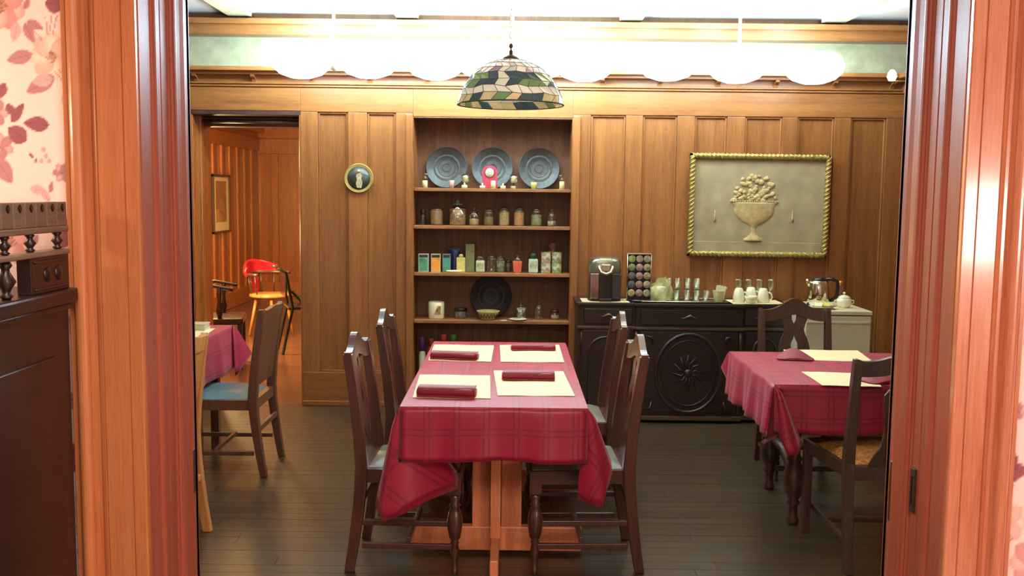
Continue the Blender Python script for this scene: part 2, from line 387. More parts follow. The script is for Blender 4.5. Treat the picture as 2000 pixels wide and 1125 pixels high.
struct('trim_7', MB().prism(casing_profile(1, LX-.170, .170), 'z', 0, 2.50), CAS)
struct('trim_8', MB().prism(casing_profile(-1, RX+.158, .158), 'z', 0, 2.50), CASX)
def reveal(s, X):
    # profile of the jamb lining in (forward into opening, y)
    p = [(-.02, FY-.005), (.002, FY-.005), (.002, 2.36), (-.004, 2.365), (-.004, 2.372)]
    p += [(.003 + .010*math.sin(math.radians(a)) - .004, 2.385 - .012*math.cos(math.radians(a))) for a in range(0, 181, 30)]
    p += [(-.004, 2.40), (-.004, 2.445), (-.016, 2.448), (-.016, 2.456), (-.006, 2.458), (-.006, 2.495), (-.016, 2.497), (-.016, 2.503), (-.002, 2.506)]
    p += [(.004 + .010*math.sin(math.radians(a)) - .006, 2.528 - .016*math.cos(math.radians(a))) for a in range(0, 181, 30)]
    p += [(-.002, 2.55), (.0, 2.58), (.004, 2.60), (.0, 2.625), (.0, 2.655), (-.02, 2.655)]
    return [(X + s*d, yy) for d, yy in p]
JAMB = wood('cherry_jamb', rgb(148, 74, 54), rgb(172, 94, 70), .46, .05, scale=9)
jl = struct('trim_9', MB().prism(reveal(1, LX), 'z', 0, 2.39), JAMB)
jr = struct('trim_10', MB().prism(reveal(-1, RX), 'z', 0, 2.39), JAMB)
struct('trim_11', MB().box(LX-.17, RX+.158, FY-.026, FY, 2.40, 2.58).box(LX-.02, RX+.02, FY-.02, 2.655, 2.38, 2.40), CAS, .004)
struct('trim_12', MB().box(LX-.17, LX, 2.63, 2.655, 0, 2.5).box(RX, RX+.16, 2.63, 2.655, 0, 2.5), OAK, .004)
# strike plates of the sliding doors
a = at(371, 880, 2.6); b = at(371, 965, 2.6)
obj('strike_plate', MB().box(LX-.003, LX+.004, 2.606, 2.622, b.z, a.z), DBRASS, jl, .001)
a = at(1797, 915, 2.475); b = at(1797, 1000, 2.475)
lp = obj('strike_plate', MB().box(RX-.001, RX+.006, 2.465, 2.49, b.z, a.z), DBRASS, jr, .001)
obj('keyhole', MB().box(RX-.0025, RX-.001, 2.474, 2.481, b.z+.02, a.z-.02), BLACK, lp)
a = at(1757, 900, 2.62); b = at(1757, 1015, 2.62)
obj('strike_plate', MB().box(RX-.004, RX+.004, 2.606, 2.618, b.z, a.z), DBRASS, jr, .001)

# printed wallpaper: a fine grid whose colours carry the flower print
def wallpaper(name, x0, x1, z0, z1, step, ox=0):
    nx = int((x1-x0)/step)+1; nz = int((z1-z0)/step)+1
    X, Z = np.meshgrid(np.linspace(x0, x1, nx), np.linspace(z0, z1, nz))
    vs = np.stack([X.ravel(), np.full(X.size, FY-.001), Z.ravel()], 1)
    i = np.arange(nx-1)[None, :] + np.arange(nz-1)[:, None]*nx; i = i.ravel()
    me = bpy.data.meshes.new(name); me.from_pydata(vs.tolist(), [], np.stack([i, i+1, i+1+nx, i+nx], 1).tolist())
    # print coordinates in "photograph-scale" units, 1 unit = 1.21 mm; repeat 440 x 330 units
    U = (X + ox)/.00121 + 1000; V = 367 + (1.6 - Z)/.00121
    PU, PV = 330., 450.
    C = np.empty(X.shape + (3,)); C[:] = (250, 226, 218)
    rs = np.random.RandomState(2); nse = rs.rand(*X.shape)
    def put(m, c, a=1.0):
        m = np.clip(m, 0, 1)[..., None]*a; C[:] = C*(1-m) + np.array(c)*m
    def loc(cx, cy):
        du = (U-cx+PU/2) % PU - PU/2; dv = (V-cy+PV/2) % PV - PV/2; return du, dv
    def leaf(cx, cy, L, W, ang, c, vein=True):
        du, dv = loc(cx, cy); a = math.radians(ang); s = du*math.cos(a)+dv*math.sin(a); t = -du*math.sin(a)+dv*math.cos(a)
        q = np.clip(s/(L/2), -1, 1); wd = W/2*(1-q**2)**.75*(1.0-.25*q)
        m = np.clip((wd-np.abs(t))/1.6, 0, 1)*(np.abs(s) < L/2); put(m, c)
        if vein: put(m*(np.abs(t) < 1.1), tuple(x*.86 for x in c), .7); put(m*((np.abs(t)-s*.8) % 9 < 1.6), tuple(x*.9 for x in c), .4)
    def flower(cx, cy, R, c1, c2, n=7, ph=0):
        for k in range(n):
            a = ph+k*2*math.pi/n; px, py = cx+R*.55*math.cos(a), cy+R*.55*math.sin(a); du, dv = loc(px, py)
            s = du*math.cos(a)+dv*math.sin(a); t = -du*math.sin(a)+dv*math.cos(a); rr = np.sqrt((s/(R*.55))**2+(t/(R*.42))**2)
            sh = np.clip(rr, 0, 1)**2; cc = [c1, c2][k % 2]
            m = np.clip((1-rr)*R*.4/1.5, 0, 1); put(m, cc); put(m*sh, tuple(x*.9 for x in c2), .7)
        du, dv = loc(cx, cy); r = np.sqrt(du**2+dv**2); put(np.clip((R*.22-r)/2, 0, 1), (190, 140, 110), .8)
        put((r < R*.3)*(nse > .7), (150, 90, 80), .7)
    DK, MD, LT = (160, 92, 104), (196, 138, 142), (228, 184, 180)
    flower(18, 25, 44, (246, 205, 195), (226, 160, 155), 8, .3)
    flower(114, 118, 42, (254, 232, 214), (240, 200, 184), 8)
    flower(-2, 226, 26, LT, MD, 6); flower(8, 290, 24, LT, MD, 6, .4); flower(124, 340, 18, LT, MD, 6)
    flower(180, 200, 48, (248, 210, 200), (228, 170, 160), 8); flower(220, 400, 40, (254, 232, 214), (236, 190, 180), 7)
    for L_ in ((82, 60, 36, 19, 25, MD), (71, 76, 42, 20, 65, MD), (44, 74, 38, 22, 105, LT), (50, 121, 52, 28, 165, MD), (88, 172, 64, 32, 150, MD), (92, 164, 40, 26, 170, LT),
               (12, 186, 36, 22, 120, DK), (42, 226, 46, 20, -55, DK), (30, 222, 30, 18, 60, DK), (78, 247, 50, 30, 184, DK), (40, 267, 44, 36, 215, DK), (122, 20, 38, 36, 0, DK), (68, 20, 24, 14, -60, MD),
               (66, 308, 16, 7, 50, DK), (74, 318, 12, 6, 100, DK), (12, 338, 56, 34, 60, MD), (78, 374, 34, 20, 10, LT), (102, 368, 24, 12, -80, MD), (92, 386, 30, 16, 60, LT), (135, 460, 44, 30, 20, DK),
               (128, 440, 30, 16, 80, DK), (160, 300, 50, 28, 40, MD), (200, 90, 50, 30, -30, DK), (240, 140, 48, 26, 60, MD), (255, 300, 52, 30, 10, DK), (180, 380, 44, 24, 110, MD)):
        leaf(*L_)
    for cx, cy in ((85, 318), (94, 308), (100, 318), (90, 296)):
        du, dv = loc(cx, cy); put(np.clip((5-np.sqrt(du**2+dv**2))/1.5, 0, 1), (214, 150, 140), .8)
    for cx, cy, L, ang in ((112, 58, 40, 100), (120, 60, 40, 105), (104, 60, 34, 85), (128, 160, 36, 50), (134, 156, 36, 55), (86, 78, 26, 50)):
        du, dv = loc(cx, cy); a = math.radians(ang); s = du*math.cos(a)+dv*math.sin(a); t = -du*math.sin(a)+dv*math.cos(a)
        put((np.abs(t) < 1.2)*(np.abs(s) < L/2), (196, 130, 126), .8)
    L = np.where(C/255 <= .04045, C/255/12.92, ((C/255+.055)/1.055)**2.4)
    ca = me.color_attributes.new('print', 'FLOAT_COLOR', 'POINT'); buf = np.ones((X.size, 4), dtype=np.float32); buf[:, :3] = L.reshape(-1, 3)
    ca.data.foreach_set('color', buf.ravel())
    me.materials.append(WP); o = bpy.data.objects.new(name, me); SC.collection.objects.link(o); return tag(o, kind='structure')
T = NT('floral_wallpaper'); vc = T.n('ShaderNodeVertexColor', layer_name='print'); T.l(vc.outputs[0], T.b.inputs['Base Color']); T.b.inputs['Roughness'].default_value = .7; WP = T.m
for m_ in (JAMB,): m_.node_tree.nodes['Principled BSDF'].inputs['Specular IOR Level'].default_value = .22
CASX.node_tree.nodes['Principled BSDF'].inputs['Coat Roughness'].default_value = .13
wallpaper('wall_front_paper_left', -2.3, LX-.168, .1, 2.5, .0036)
wallpaper('wall_front_paper_right', RX+.156, RX+1.7, .1, 2.68, .006, .12)

# ------------------------------------------------------------------ the hall cabinet with a spindle gallery (left edge)
mt = thing('mantel_cabinet', 'tall dark wooden cabinet with a spindle gallery beside the floral wallpaper', 'cabinet', (-1.02, 1.9, 0))
Y = lambda px, X=-1.03: X*-1900/(1000-px) - 1.9        # local y where the side face meets a sight line
obj('body', MB().box(-.55, -.010, -.5, .345, 0, 1.325), MANTW, mt, .004)
obj('side_panel', MB().box(-.012, -.004, -.42, .27, .12, 1.22), MANTW, mt, .003)
obj('shelf_top', MB().box(-.57, .012, -.52, .352, 1.335, 1.368).box(-.56, .0, -.51, .348, 1.318, 1.336), MANTW, mt, .006)
obj('gallery_rail', MB().box(-.032, .0, -.45, .338, 1.498, 1.512), MANTG, mt, .003)
yk = .338
for k in range(14):
    bo = obj('gallery_block', MB().box(-.028, -.004, yk-.046, yk, 1.512, 1.566), MANTG, mt, .002)
    if k < 8:
        obj('stud', MB().prism([(yk-.023, 1.562), (yk-.029, 1.554), (yk-.023, 1.545), (yk-.017, 1.554)], 'x', -.005, -.0005), BLACK, bo)
    yk -= .048
sp = [(.006, 0), (.011, .004), (.006, .008), (.007, .011), (.013, .019), (.007, .027), (.006, .031), (.011, .036), (.007, .04)]
for px in (115, 62, 12, -45, -110):
    obj('spindle', MB().lathe(sp, -.016, Y(px), 1.459, 12), MANTW, mt)
obj('lower_rail', MB().box(-.036, .002, -.45, .338, 1.447, 1.459), MANTG, mt, .003)
obj('carved_block', MB().box(-.034, -.002, Y(50), .336, 1.368, 1.448).box(-.004, .002, Y(56), .326, 1.375, 1.381).box(-.004, .002, Y(56), .326, 1.434, 1.440), MANTW, mt, .002)
sp2 = [(.008, 0), (.014, .006), (.008, .012), (.009, .018), (.020, .036), (.009, .056), (.008, .062), (.014, .070), (.008, .079)]
for px in (14, -30, -80, -140): obj('spindle', MB().lathe(sp2, -.018, Y(px), 1.368, 12), MANTW, mt)
for px in (82, 104): obj('boss', MB().lathe([(.018, -.002), (.016, .002), (.008, .006), (0, .007)], -.002, Y(px), 1.408, 14, axis='x'), MANTW, mt)

# hall shell behind the camera
struct('floor_hall', MB().box(-3.6, 3.6, -2.6, 2.2, -.08, 0), wood('hall_floor', rgb(70, 40, 28), rgb(110, 70, 48), .35, .3, axis='x'))
struct('ceiling_hall', MB().box(-3.6, 3.6, -2.6, 2.3, 2.7, 2.8), CREAM)
HW = plain('hall_pink_wall', rgb(226, 190, 174), .8, noise=.05, scale=5)
struct('wall_hall_left', MB().box(-3.7, -3.6, -2.6, 2.6, 0, 2.8), HW)
struct('wall_hall_right', MB().box(3.6, 3.7, -2.6, 2.6, 0, 2.8), HW)
struct('wall_hall_back', MB().box(-3.7, 3.7, -2.7, -2.6, 0, 2.8), HW)

# ------------------------------------------------------------------ bookcase in the niche
bc = thing('bookcase', 'built-in oak bookcase with four shelves set in the panelled wall', 'bookcase', (0, 0, 0))
xm = at(963, 260, 7.45).x
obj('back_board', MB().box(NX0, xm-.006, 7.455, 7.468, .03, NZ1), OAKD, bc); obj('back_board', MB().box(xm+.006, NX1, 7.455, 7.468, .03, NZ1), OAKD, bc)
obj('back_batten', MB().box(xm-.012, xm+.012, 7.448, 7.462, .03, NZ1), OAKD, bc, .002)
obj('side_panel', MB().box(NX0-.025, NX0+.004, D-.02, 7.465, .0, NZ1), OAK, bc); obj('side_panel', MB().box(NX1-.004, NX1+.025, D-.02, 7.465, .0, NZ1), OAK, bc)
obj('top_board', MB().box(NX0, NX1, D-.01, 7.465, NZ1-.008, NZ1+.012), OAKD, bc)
SH = [at(960, y, D).z + .012 for y in (371.5, 445, 537, 629.5)]
for z in SH: obj('shelf', MB().box(NX0+.005, NX1-.005, D+.0, 7.455, z-.024, z), OAKDX, bc, .003)
obj('bottom_board', MB().box(NX0+.005, NX1-.005, D, 7.455, .03, .10), OAKDX, bc, .003)

def bx(px, Yd): return at(px, 400, Yd).x
# charger plates leaning on the back board
PL = [(0, .0), (.05, .001), (.088, .003), (.094, .010), (.099, .004), (.104, .008), (.150, .014), (.156, .018), (.156, .013), (.148, .006), (.0, -.004)]
def charger(px, z, label, mat, R=.156, Yd=7.395, tilt=.16):
    t = thing('charger_plate', label, 'plate', (bx(px, 7.40), Yd, z)); k = R/.156
    o = obj('dish', MB().lathe([(r*k, h*k) for r, h in PL], 0, 0, R*.995, 40, axis='y'), mat, t)
    rim = MB().tube([(R*.985*math.cos(a), -.016*k, R*.995 + R*.985*math.sin(a)) for a in [i*math.pi/20 for i in range(40)]], .004, 6, closed=True)
    obj('beaded_rim', rim, mat, t)
    ring = MB()
    for q in (.2, .42, .56): ring.tube([(R*q*math.cos(a), -.003*k, R*.995 + R*q*math.sin(a)) for a in [i*math.pi/16 for i in range(32)]], .0022, 5, closed=True)
    obj('embossed_rings', ring, mat, t)
    t.rotation_euler = (-tilt, 0, 0); return t
charger(872, SH[0], 'dark grey charger plate at the left of the top shelf', PEWTER)
charger(961, SH[0], 'dark grey charger plate behind the red clock', PEWTER)
charger(1052, SH[0], 'dark grey charger plate at the right of the top shelf', PEWTER)
charger(961, SH[3], 'large black charger plate standing behind the white bowl on the lowest shelf', PEWTERD, .158)

# small mantel clock
ck = thing('shelf_clock', 'small red arched shelf clock with a round white dial', 'clock', (bx(956, 7.27), 7.27, SH[0]))
hw = .056
pf = [(-hw, 0), (hw, 0), (hw, .125)] + [(hw*math.cos(math.radians(a)), .125 + .045*math.sin(math.radians(a))) for a in range(15, 166, 15)] + [(-hw, .125)]
obj('case', MB().prism(pf, 'y', -.02, .02), REDP, ck, .003)
obj('plinth', MB().box(-.062, .062, -.026, .024, 0, .012), REDP, ck, .002)
dl = obj('dial', MB().lathe([(.034, 0), (.034, .004), (0, .005)], 0, -.02, .118, 24, axis='y'), CHINA, ck)
obj('bezel', MB().tube([(.035*math.cos(a), -.023, .118 + .035*math.sin(a)) for a in [i*math.pi/12 for i in range(24)]], .003, 6, closed=True), BRASS, ck)
obj('hour_hand', MB().box(-.013, .0, -.0265, -.0255, .117, .1195), BLACK, dl); obj('minute_hand', MB().box(0, .020, -.0275, -.0265, .117, .1190), BLACK, dl)
tk = MB()
for i in range(12):
    a = i*math.pi/6; tk.box(.025*math.cos(a)-.0015, .025*math.cos(a)+.0015, -.0262, -.025, .118+.025*math.sin(a)-.0015, .118+.025*math.sin(a)+.0015)
obj('hour_marks', tk, BLACK, dl)

# candles and candle holders on the top shelf
def pillar(px, w_, h, label, mat=WAX, Yd=7.22, flame=False, shelf=0):
    t = thing('candle', label, 'candle', (bx(px, Yd), Yd, SH[shelf])); r = w_
    obj('wax', MB().lathe([(r, 0), (r, h-.003), (r*.86, h), (r*.3, h-.003), (0, h-.003)], seg=16), mat, t)
    if flame: obj('tip', MB().lathe([(.006, h-.004), (.007, h+.008), (.003, h+.018), (0, h+.021)], seg=10), mat, t)
    else: obj('wick', MB().tube([(0, 0, h-.004), (.001, 0, h+.006)], .001, 5), BLACK, t)
pillar(830, .0195, .054, 'ivory pillar candle at the far left end of the top shelf')
pillar(1097, .0195, .058, 'ivory pillar candle at the far right end of the top shelf')
pillar(963, .0185, .058, 'ivory pillar candle in front of the red clock')
pillar(907, .0215, .024, 'squat ivory candle with pointed tip before the left goblet', flame=True)
pillar(942, .0205, .022, 'squat ivory candle with pointed tip at the red clock\'s left foot', flame=True)
pillar(982, .0205, .022, 'squat ivory candle with pointed tip right of the red clock', flame=True)
pillar(1002, .018, .020, 'tiny ivory candle stub in front of the right goblet', mat=col('aged_wax', 176, 166, 120))
def votive(px, label, m1, m2, r=.024, h=.056):
    t = thing('votive_holder', label, 'candle holder', (bx(px, 7.23), 7.23, SH[0]))
    obj('cup', MB().lathe([(r*.8, 0), (r*.95, h*.5), (r*1.1, h), (r*1.0, h), (r*.85, h*.5), (0, h*.5)], seg=16), m1, t)
    obj('wax', MB().lathe([(r*.84, h*.5), (r*.84, h*.72), (0, h*.72)], seg=14), m2, t)
votive(882, 'small frosted votive cup with a pink rim by the left charger', col('frosted_pink', 196, 158, 146, .3), WAX, .020, .058)
votive(1042, 'yellow-green votive glass in front of the right charger', col('yellow_green_glass', 196, 196, 110, .2), WAX, .022, .05)
def goblet(px, label):
    t = thing('glass_goblet', label, 'goblet', (bx(px, 7.30), 7.30, SH[0]))
    obj('foot', MB().lathe([(.026, 0), (.024, .004), (.006, .010), (.005, .030), (.010, .040)], seg=16), DGREY, t)
    obj('bowl', MB().lathe([(.010, .038), (.030, .055), (.034, .078), (.027, .105), (.025, .105), (.031, .078), (.028, .057), (0, .042)], seg=18), GLASS, t)
    obj('candle', MB().lathe([(.018, .045), (.019, .086), (.010, .094), (0, .096)], seg=14), WAX, t)
goblet(909, 'dark-footed glass goblet holding a candle between left and centre chargers'); goblet(1003, 'dark-footed glass goblet holding a candle between centre and right chargers')
def crystal(px, label):
    t = thing('glass_candlestick', label, 'candlestick', (bx(px, 7.34), 7.34, SH[0]))
    obj('stem', MB().lathe([(.026, 0), (.022, .008), (.008, .016), (.014, .030), (.006, .044), (.013, .056), (.007, .066), (.018, .078), (.019, .100), (.014, .112), (0, .112)], seg=12), GLASSC, t)
crystal(832, 'faceted clear glass candlestick behind the far left candle'); crystal(1095, 'faceted clear glass candlestick behind the far right candle')

# jars
def jar(px, shelf, r, h, neck, nh, label, fill, fh, lidm=None, lid='glass', Yd=7.28, gm=None, band=None):
    t = thing('storage_jar', label, 'jar', (bx(px, Yd), Yd, SH[shelf])); n = neck
    if fill: obj('contents', MB().lathe([(r*.90, .004), (r*.93, .012), (r*.93, fh-.004), (r*.6, fh), (0, fh+.003)], seg=18), fill, t)
    b_ = obj('body', MB().lathe([(r*.92, 0), (r, .008), (r, h*.78), (n+.002, h), (n, h+nh)], seg=20), gm or GLASS, t)
    if lid == 'glass': obj('lid', MB().lathe([(n+.003, h+nh-.002), (n+.004, h+nh+.006), (n*.5, h+nh+.010), (n*.25, h+nh+.016), (n*.45, h+nh+.026), (n*.3, h+nh+.034), (0, h+nh+.036)], seg=16), lidm or GLASSC, t)
    elif lid == 'flat': obj('lid', MB().lathe([(n+.004, h), (n+.004, h+nh+.004), (n+.001, h+nh+.008), (0, h+nh+.008)], seg=20), lidm or SILVER, t)
    elif lid == 'dome': obj('lid', MB().lathe([(n+.004, h+nh-.002), (n*.9, h+nh+.014), (n*.5, h+nh+.024), (0, h+nh+.028)], seg=18), lidm or GLASSC, t)
    if band: obj('label_band', MB().lathe([(r*1.012, h*.2), (r*1.012, h*.7)], seg=20), band, t)
    return t
TEA1 = speckle('brown_tea', [rgb(96, 72, 44), rgb(128, 100, 62), rgb(70, 50, 34)], 300); TEA2 = speckle('pale_oats', [rgb(176, 152, 104), rgb(140, 118, 76), rgb(196, 176, 130)], 260)
TEA3 = speckle('mixed_nuts', [rgb(150, 104, 66), rgb(190, 148, 96), rgb(120, 84, 56)], 200); GRN = speckle('green_herbs', [rgb(110, 118, 84), rgb(150, 152, 116), rgb(84, 88, 66)], 220)
ORG = speckle('orange_grains', [rgb(184, 132, 84), rgb(150, 104, 66), rgb(200, 156, 108)], 220); WHT = speckle('white_tablets', [rgb(186, 188, 160), rgb(90, 100, 84), rgb(210, 210, 180)], 160)
jar(826, 1, .024, .075, .016, .03, 'slim empty dark glass bottle at the left end of the jar shelf', None, 0, BLACK, 'flat', gm=glass('dark_glass', (.35, .38, .42, 1), .12))
cn = jar(853, 1, .052, .118, .050, .004, 'squat tan canister left of the tall lidded jar', col('tan_biscuits', 150, 112, 78), .112, None, None)
jar(894, 1, .066, .135, .036, .018, 'largest jar on the shelf, full of leaves under a glass stopper', speckle('potpourri', [rgb(120, 100, 54), rgb(170, 140, 90), rgb(90, 70, 44), rgb(150, 96, 60)], 70), .125, col('teal_glass', 110, 140, 136, .15), 'glass')
jar(926, 1, .040, .088, .028, .010, 'glass jar half full of pale grains right of the largest jar', TEA2, .050)
jar(955, 1, .040, .095, .034, .010, 'glass jar of brown crumbs in the middle of the jar shelf', TEA1, .066, None, 'dome')
jar(985, 1, .042, .112, .037, .006, 'straight glass jar filled with pale yellow grains', TEA2, .106, None, 'dome')
jar(1014, 1, .042, .112, .037, .006, 'straight glass jar filled with orange grains', ORG, .106, None, 'dome')
jar(1048, 1, .043, .105, .036, .010, 'straight glass jar filled with grey-green herbs', GRN, .085, None, 'dome')
jar(1078, 1, .036, .085, .028, .010, 'rightmost glass jar, with white sweets at its bottom', WHT, .040)

# boxes and tins on the third shelf
def carton(px, z, w_, h, d, label, c1, c2, edge=None, Yd=7.24, name='tea_box', cat='box', band=None):
    t = thing(name, label, cat, (bx(px, Yd), Yd, z))
    obj('box', MB().box(-w_/2, w_/2, -d/2, d/2, 0, h), c1, t, .001)
    obj('printed_panel', MB().box(-w_*.41, w_*.41, -d/2-.0012, -d/2, h*.06, h*.76), c2, t)
    if edge: obj('top_strip', MB().box(-w_*.42, w_*.42, -d/2-.0012, -d/2, h*.80, h*.95), edge, t)
    return t
DKP = speckle('dark_print', [rgb(30, 32, 34), rgb(70, 66, 58), rgb(24, 26, 28)], 160)
carton(828, SH[2], .076, .134, .05, 'pale green tea carton at the left end of the third shelf', col('mint_card', 170, 196, 176), speckle('green_print', [rgb(90, 168, 130), rgb(64, 146, 104), rgb(120, 184, 150)], 30), DKP)
carton(852, SH[2], .070, .134, .05, 'orange tea carton next to the pale green one', col('white_card', 196, 190, 160), speckle('orange_print', [rgb(232, 148, 40), rgb(240, 164, 60), rgb(214, 120, 40)], 30), DKP)
carton(873, SH[2], .058, .134, .05, 'teal tea carton between the orange carton and the blue bag', col('teal_card', 120, 150, 130), speckle('teal_print', [rgb(44, 130, 120), rgb(60, 150, 130), rgb(120, 120, 90)], 30), DKP)
bg = thing('coffee_bag', 'crumpled navy blue coffee bag behind the teal carton', 'bag', (bx(888, 7.33), 7.33, SH[2]))
def bagf(u, v, w0=.038, w1=.046, h=.165):
    a = 2*math.pi*u; ww = w0 + (w1-w0)*v; dd = .028*(1-v)**.6 + .004; return (ww*math.cos(a)*(1+.04*math.sin(5*a+6*v)), dd*math.sin(a), h*v + .006*math.sin(a*3)*v)
obj('pouch', MB().grid(bagf, 24, 8, cu=True), plain('navy_foil', rgb(34, 56, 110), .3, metal=.3, noise=.4, scale=30), bg)
obj('clip', MB().box(-.047, .047, -.008, .008, .158, .172), col('dark_blue', 40, 60, 120), bg, .002)
tr = thing('soap_dish', 'small cream oval dish lying at the front edge of the third shelf', 'dish', (bx(888, 7.18), 7.178, SH[2]))
obj('dish', MB().lathe([(.5, 0), (.9, .004), (1, .012), (.92, .018), (.80, .014), (0, .012)], seg=28), plain('cream_glaze', rgb(240, 236, 190), .3, noise=.02), tr, ).scale = (.062, .022, 1)
tr.children[0].scale = (.062, .024, 1)
carton(901, SH[2], .064, .108, .05, 'yellow square tea caddy behind the cream dish', col('yellow_tin', 206, 192, 104, .35), col('yellow_tin_face', 216, 204, 120, .4), Yd=7.24, name='tea_caddy', cat='caddy')
tt = [o for o in SC.objects if o.name == 'tea_caddy'][0]; obj('stopper', MB().lathe([(.018, .108), (.016, .128), (.008, .134), (0, .134)], seg=14), col('yellow_cap', 190, 180, 110), tt)
carton(919, SH[2], .066, .206, .05, 'tall pale green box, tallest on the third shelf', col('pale_green_card', 138, 156, 112), speckle('green_box_print', [rgb(132, 150, 108), rgb(150, 160, 110), rgb(120, 130, 90)], 20), Yd=7.31)
def sqjar(px, w_, h, label, m, lidm, Yd=7.25, shelf=2, lidr=.4, lh=.034):
    t = thing('square_jar', label, 'jar', (bx(px, Yd), Yd, SH[shelf]))
    obj('body', MB().box(-w_/2, w_/2, -w_/2, w_/2, 0, h), m, t, .008)
    obj('lid', MB().lathe([(w_*lidr*.8, h), (w_*lidr, h+lh*.3), (w_*lidr, h+lh*.7), (w_*lidr*.5, h+lh), (0, h+lh)], seg=16), lidm, t)
    obj('label_panel', MB().box(-w_*.36, w_*.36, -w_/2-.0012, -w_/2, h*.3, h*.8), speckle('label_print_'+str(px), [rgb(180, 190, 150), rgb(120, 130, 90), rgb(206, 208, 170)], 60), t)
sqjar(939, .066, .088, 'square pale green glass jar right of the tall green box', col('milky_green', 188, 200, 160, .25), GLASSC)
jar(961, 2, .036, .098, .034, .008, 'tapered clear glass jar in the middle of the third shelf', None, 0, None, 'dome')
jar(979, 2, .036, .095, .032, .010, 'glass jar of green and white sweets on the third shelf', speckle('green_sweets', [rgb(60, 84, 60), rgb(150, 164, 140), rgb(40, 60, 48)], 60), .085)
jar(994, 2, .026, .070, .022, .008, 'small dark glass jar left of the coral candle', speckle('dark_herb', [rgb(60, 66, 56), rgb(90, 92, 84)], 90), .06, DGREY, 'flat', Yd=7.31)
t = thing('coral_jar', 'coral pink faceted jar with a clear lid', 'jar', (bx(1012, 7.24), 7.24, SH[2]))
obj('body', MB().lathe([(.028, 0), (.032, .01), (.040, .082), (.036, .086), (0, .086)], seg=6, smooth=False, a0=.5), col('coral_glass', 214, 110, 84, .25), t)
obj('lid', MB().lathe([(.026, .086), (.028, .10), (.014, .112), (.008, .118), (.014, .128), (0, .132)], seg=14), GLASSC, t)
sqjar(1043, .070, .104, 'square white jar with a dark green lid beside two tins', col('white_green_jar', 182, 204, 180, .25), col('dark_green_lid', 44, 60, 50, .3), lidr=.42, lh=.048)
TINP = speckle('tin_flowers', [rgb(206, 204, 168), rgb(196, 160, 120), rgb(120, 136, 120), rgb(214, 212, 180)], 45)
TINP2 = speckle('tin_leaves', [rgb(196, 206, 170), rgb(150, 170, 80), rgb(110, 130, 130), rgb(210, 210, 176)], 45)
def tin(px, m, label, z=None, r=.036, h=.078, Yd=7.24, rimm=None):
    t = thing('printed_tin', label, 'tin', (bx(px, Yd), Yd, SH[2] if z is None else z))
    obj('can', MB().lathe([(r*.97, 0), (r, .003), (r, h-.003), (r*.96, h), (r*.9, h-.002), (0, h-.002)], seg=20), m, t)
    obj('rim', MB().tube([(r*math.cos(a), r*math.sin(a), h-.002) for a in [i*math.pi/10 for i in range(20)]], .0018, 5, closed=True), rimm or SILVER, t)
tin(1068, TINP, 'lower tin of the left floral stack on the third shelf'); tin(1068, TINP, 'upper tin of the left floral stack on the third shelf', SH[2]+.0785)
tin(1089, TINP2, 'lower tin of the right leafy stack on the third shelf'); tin(1089, TINP2, 'upper tin of the right leafy stack on the third shelf', SH[2]+.0785)
PUR = speckle('plum_print', [rgb(110, 60, 84), rgb(140, 84, 110), rgb(84, 40, 60), rgb(150, 110, 120)], 60)
tin(1080, PUR, 'plum coloured tin, topmost of the pile behind the floral tins', SH[2]+.165, .032, .055, 7.32)
tin(1080, plain('orange_brown_tin', rgb(150, 96, 60), .4), 'brown tin hidden under the plum coloured one', SH[2], .032, .165, 7.32)

# lowest visible shelf
cn = thing('canister', 'white ceramic canister with a small picture on the lowest shelf', 'canister', (bx(853, 7.26), 7.26, SH[3]))
obj('body', MB().lathe([(.056, 0), (.060, .006), (.060, .122), (.055, .126), (.055, .118), (0, .118)], seg=28), CHINA, cn)
obj('printed_picture', MB().prism([(-.045+.006, .04), (.043, .04), (.043, .11), (.0, .11)], 'y', -.0605, -.0595), speckle('canister_picture', [rgb(160, 110, 70), rgb(200, 176, 110), rgb(120, 90, 50)], 50), cn)
cn.children[1].location = (.012, -.001, 0); cn.children[1].scale = (.6, 1, .9)
jar(901, 3, .050, .058, .046, .012, 'squat jar of dark berries with a black lid', speckle('dark_berries', [rgb(50, 44, 46), rgb(120, 116, 104), rgb(70, 60, 60)], 90), .054, BLACK, 'flat')
bw = thing('patterned_bowl', 'cream bowl with dark zigzags below the black charger plate', 'bowl', (bx(955, 7.22), 7.22, SH[3]))
obj('bowl', MB().lathe([(.045, 0), (.055, .006), (.082, .058), (.088, .066), (.083, .066), (.074, .05), (.045, .012), (0, .010)], seg=36), plain('cream_stoneware', rgb(204, 196, 140), .35), bw)
zz = MB()
for i in range(36):
    a0_ = 2*math.pi*i/36; a1_ = 2*math.pi*(i+1)/36; z0_, z1_ = ((.016, .048) if i % 2 == 0 else (.048, .016))
    rr_ = lambda z: .0575 + (z-.006)*.52
    zz.tube([(rr_(z0_)*math.cos(a0_), rr_(z0_)*math.sin(a0_), z0_), (rr_(z1_)*math.cos(a1_), rr_(z1_)*math.sin(a1_), z1_)], .0022, 5)
obj('zigzag_band', zz, col('brown_glaze', 90, 70, 44), bw)
sc_ = thing('saucer', 'white saucer lying in front of the floral decanter', 'saucer', (bx(1014, 7.20), 7.20, SH[3]))
obj('dish', MB().lathe([(.03, 0), (.05, .003), (.068, .010), (.066, .012), (.04, .006), (0, .005)], seg=28), CHINA, sc_)
cd_ = thing('coaster', 'flat white paper coaster left of the white saucer', 'coaster', (bx(986, 7.185), 7.185, SH[3]))
obj('card', MB().lathe([(.026, 0), (.026, .003), (0, .003)], seg=20), CHINA, cd_)
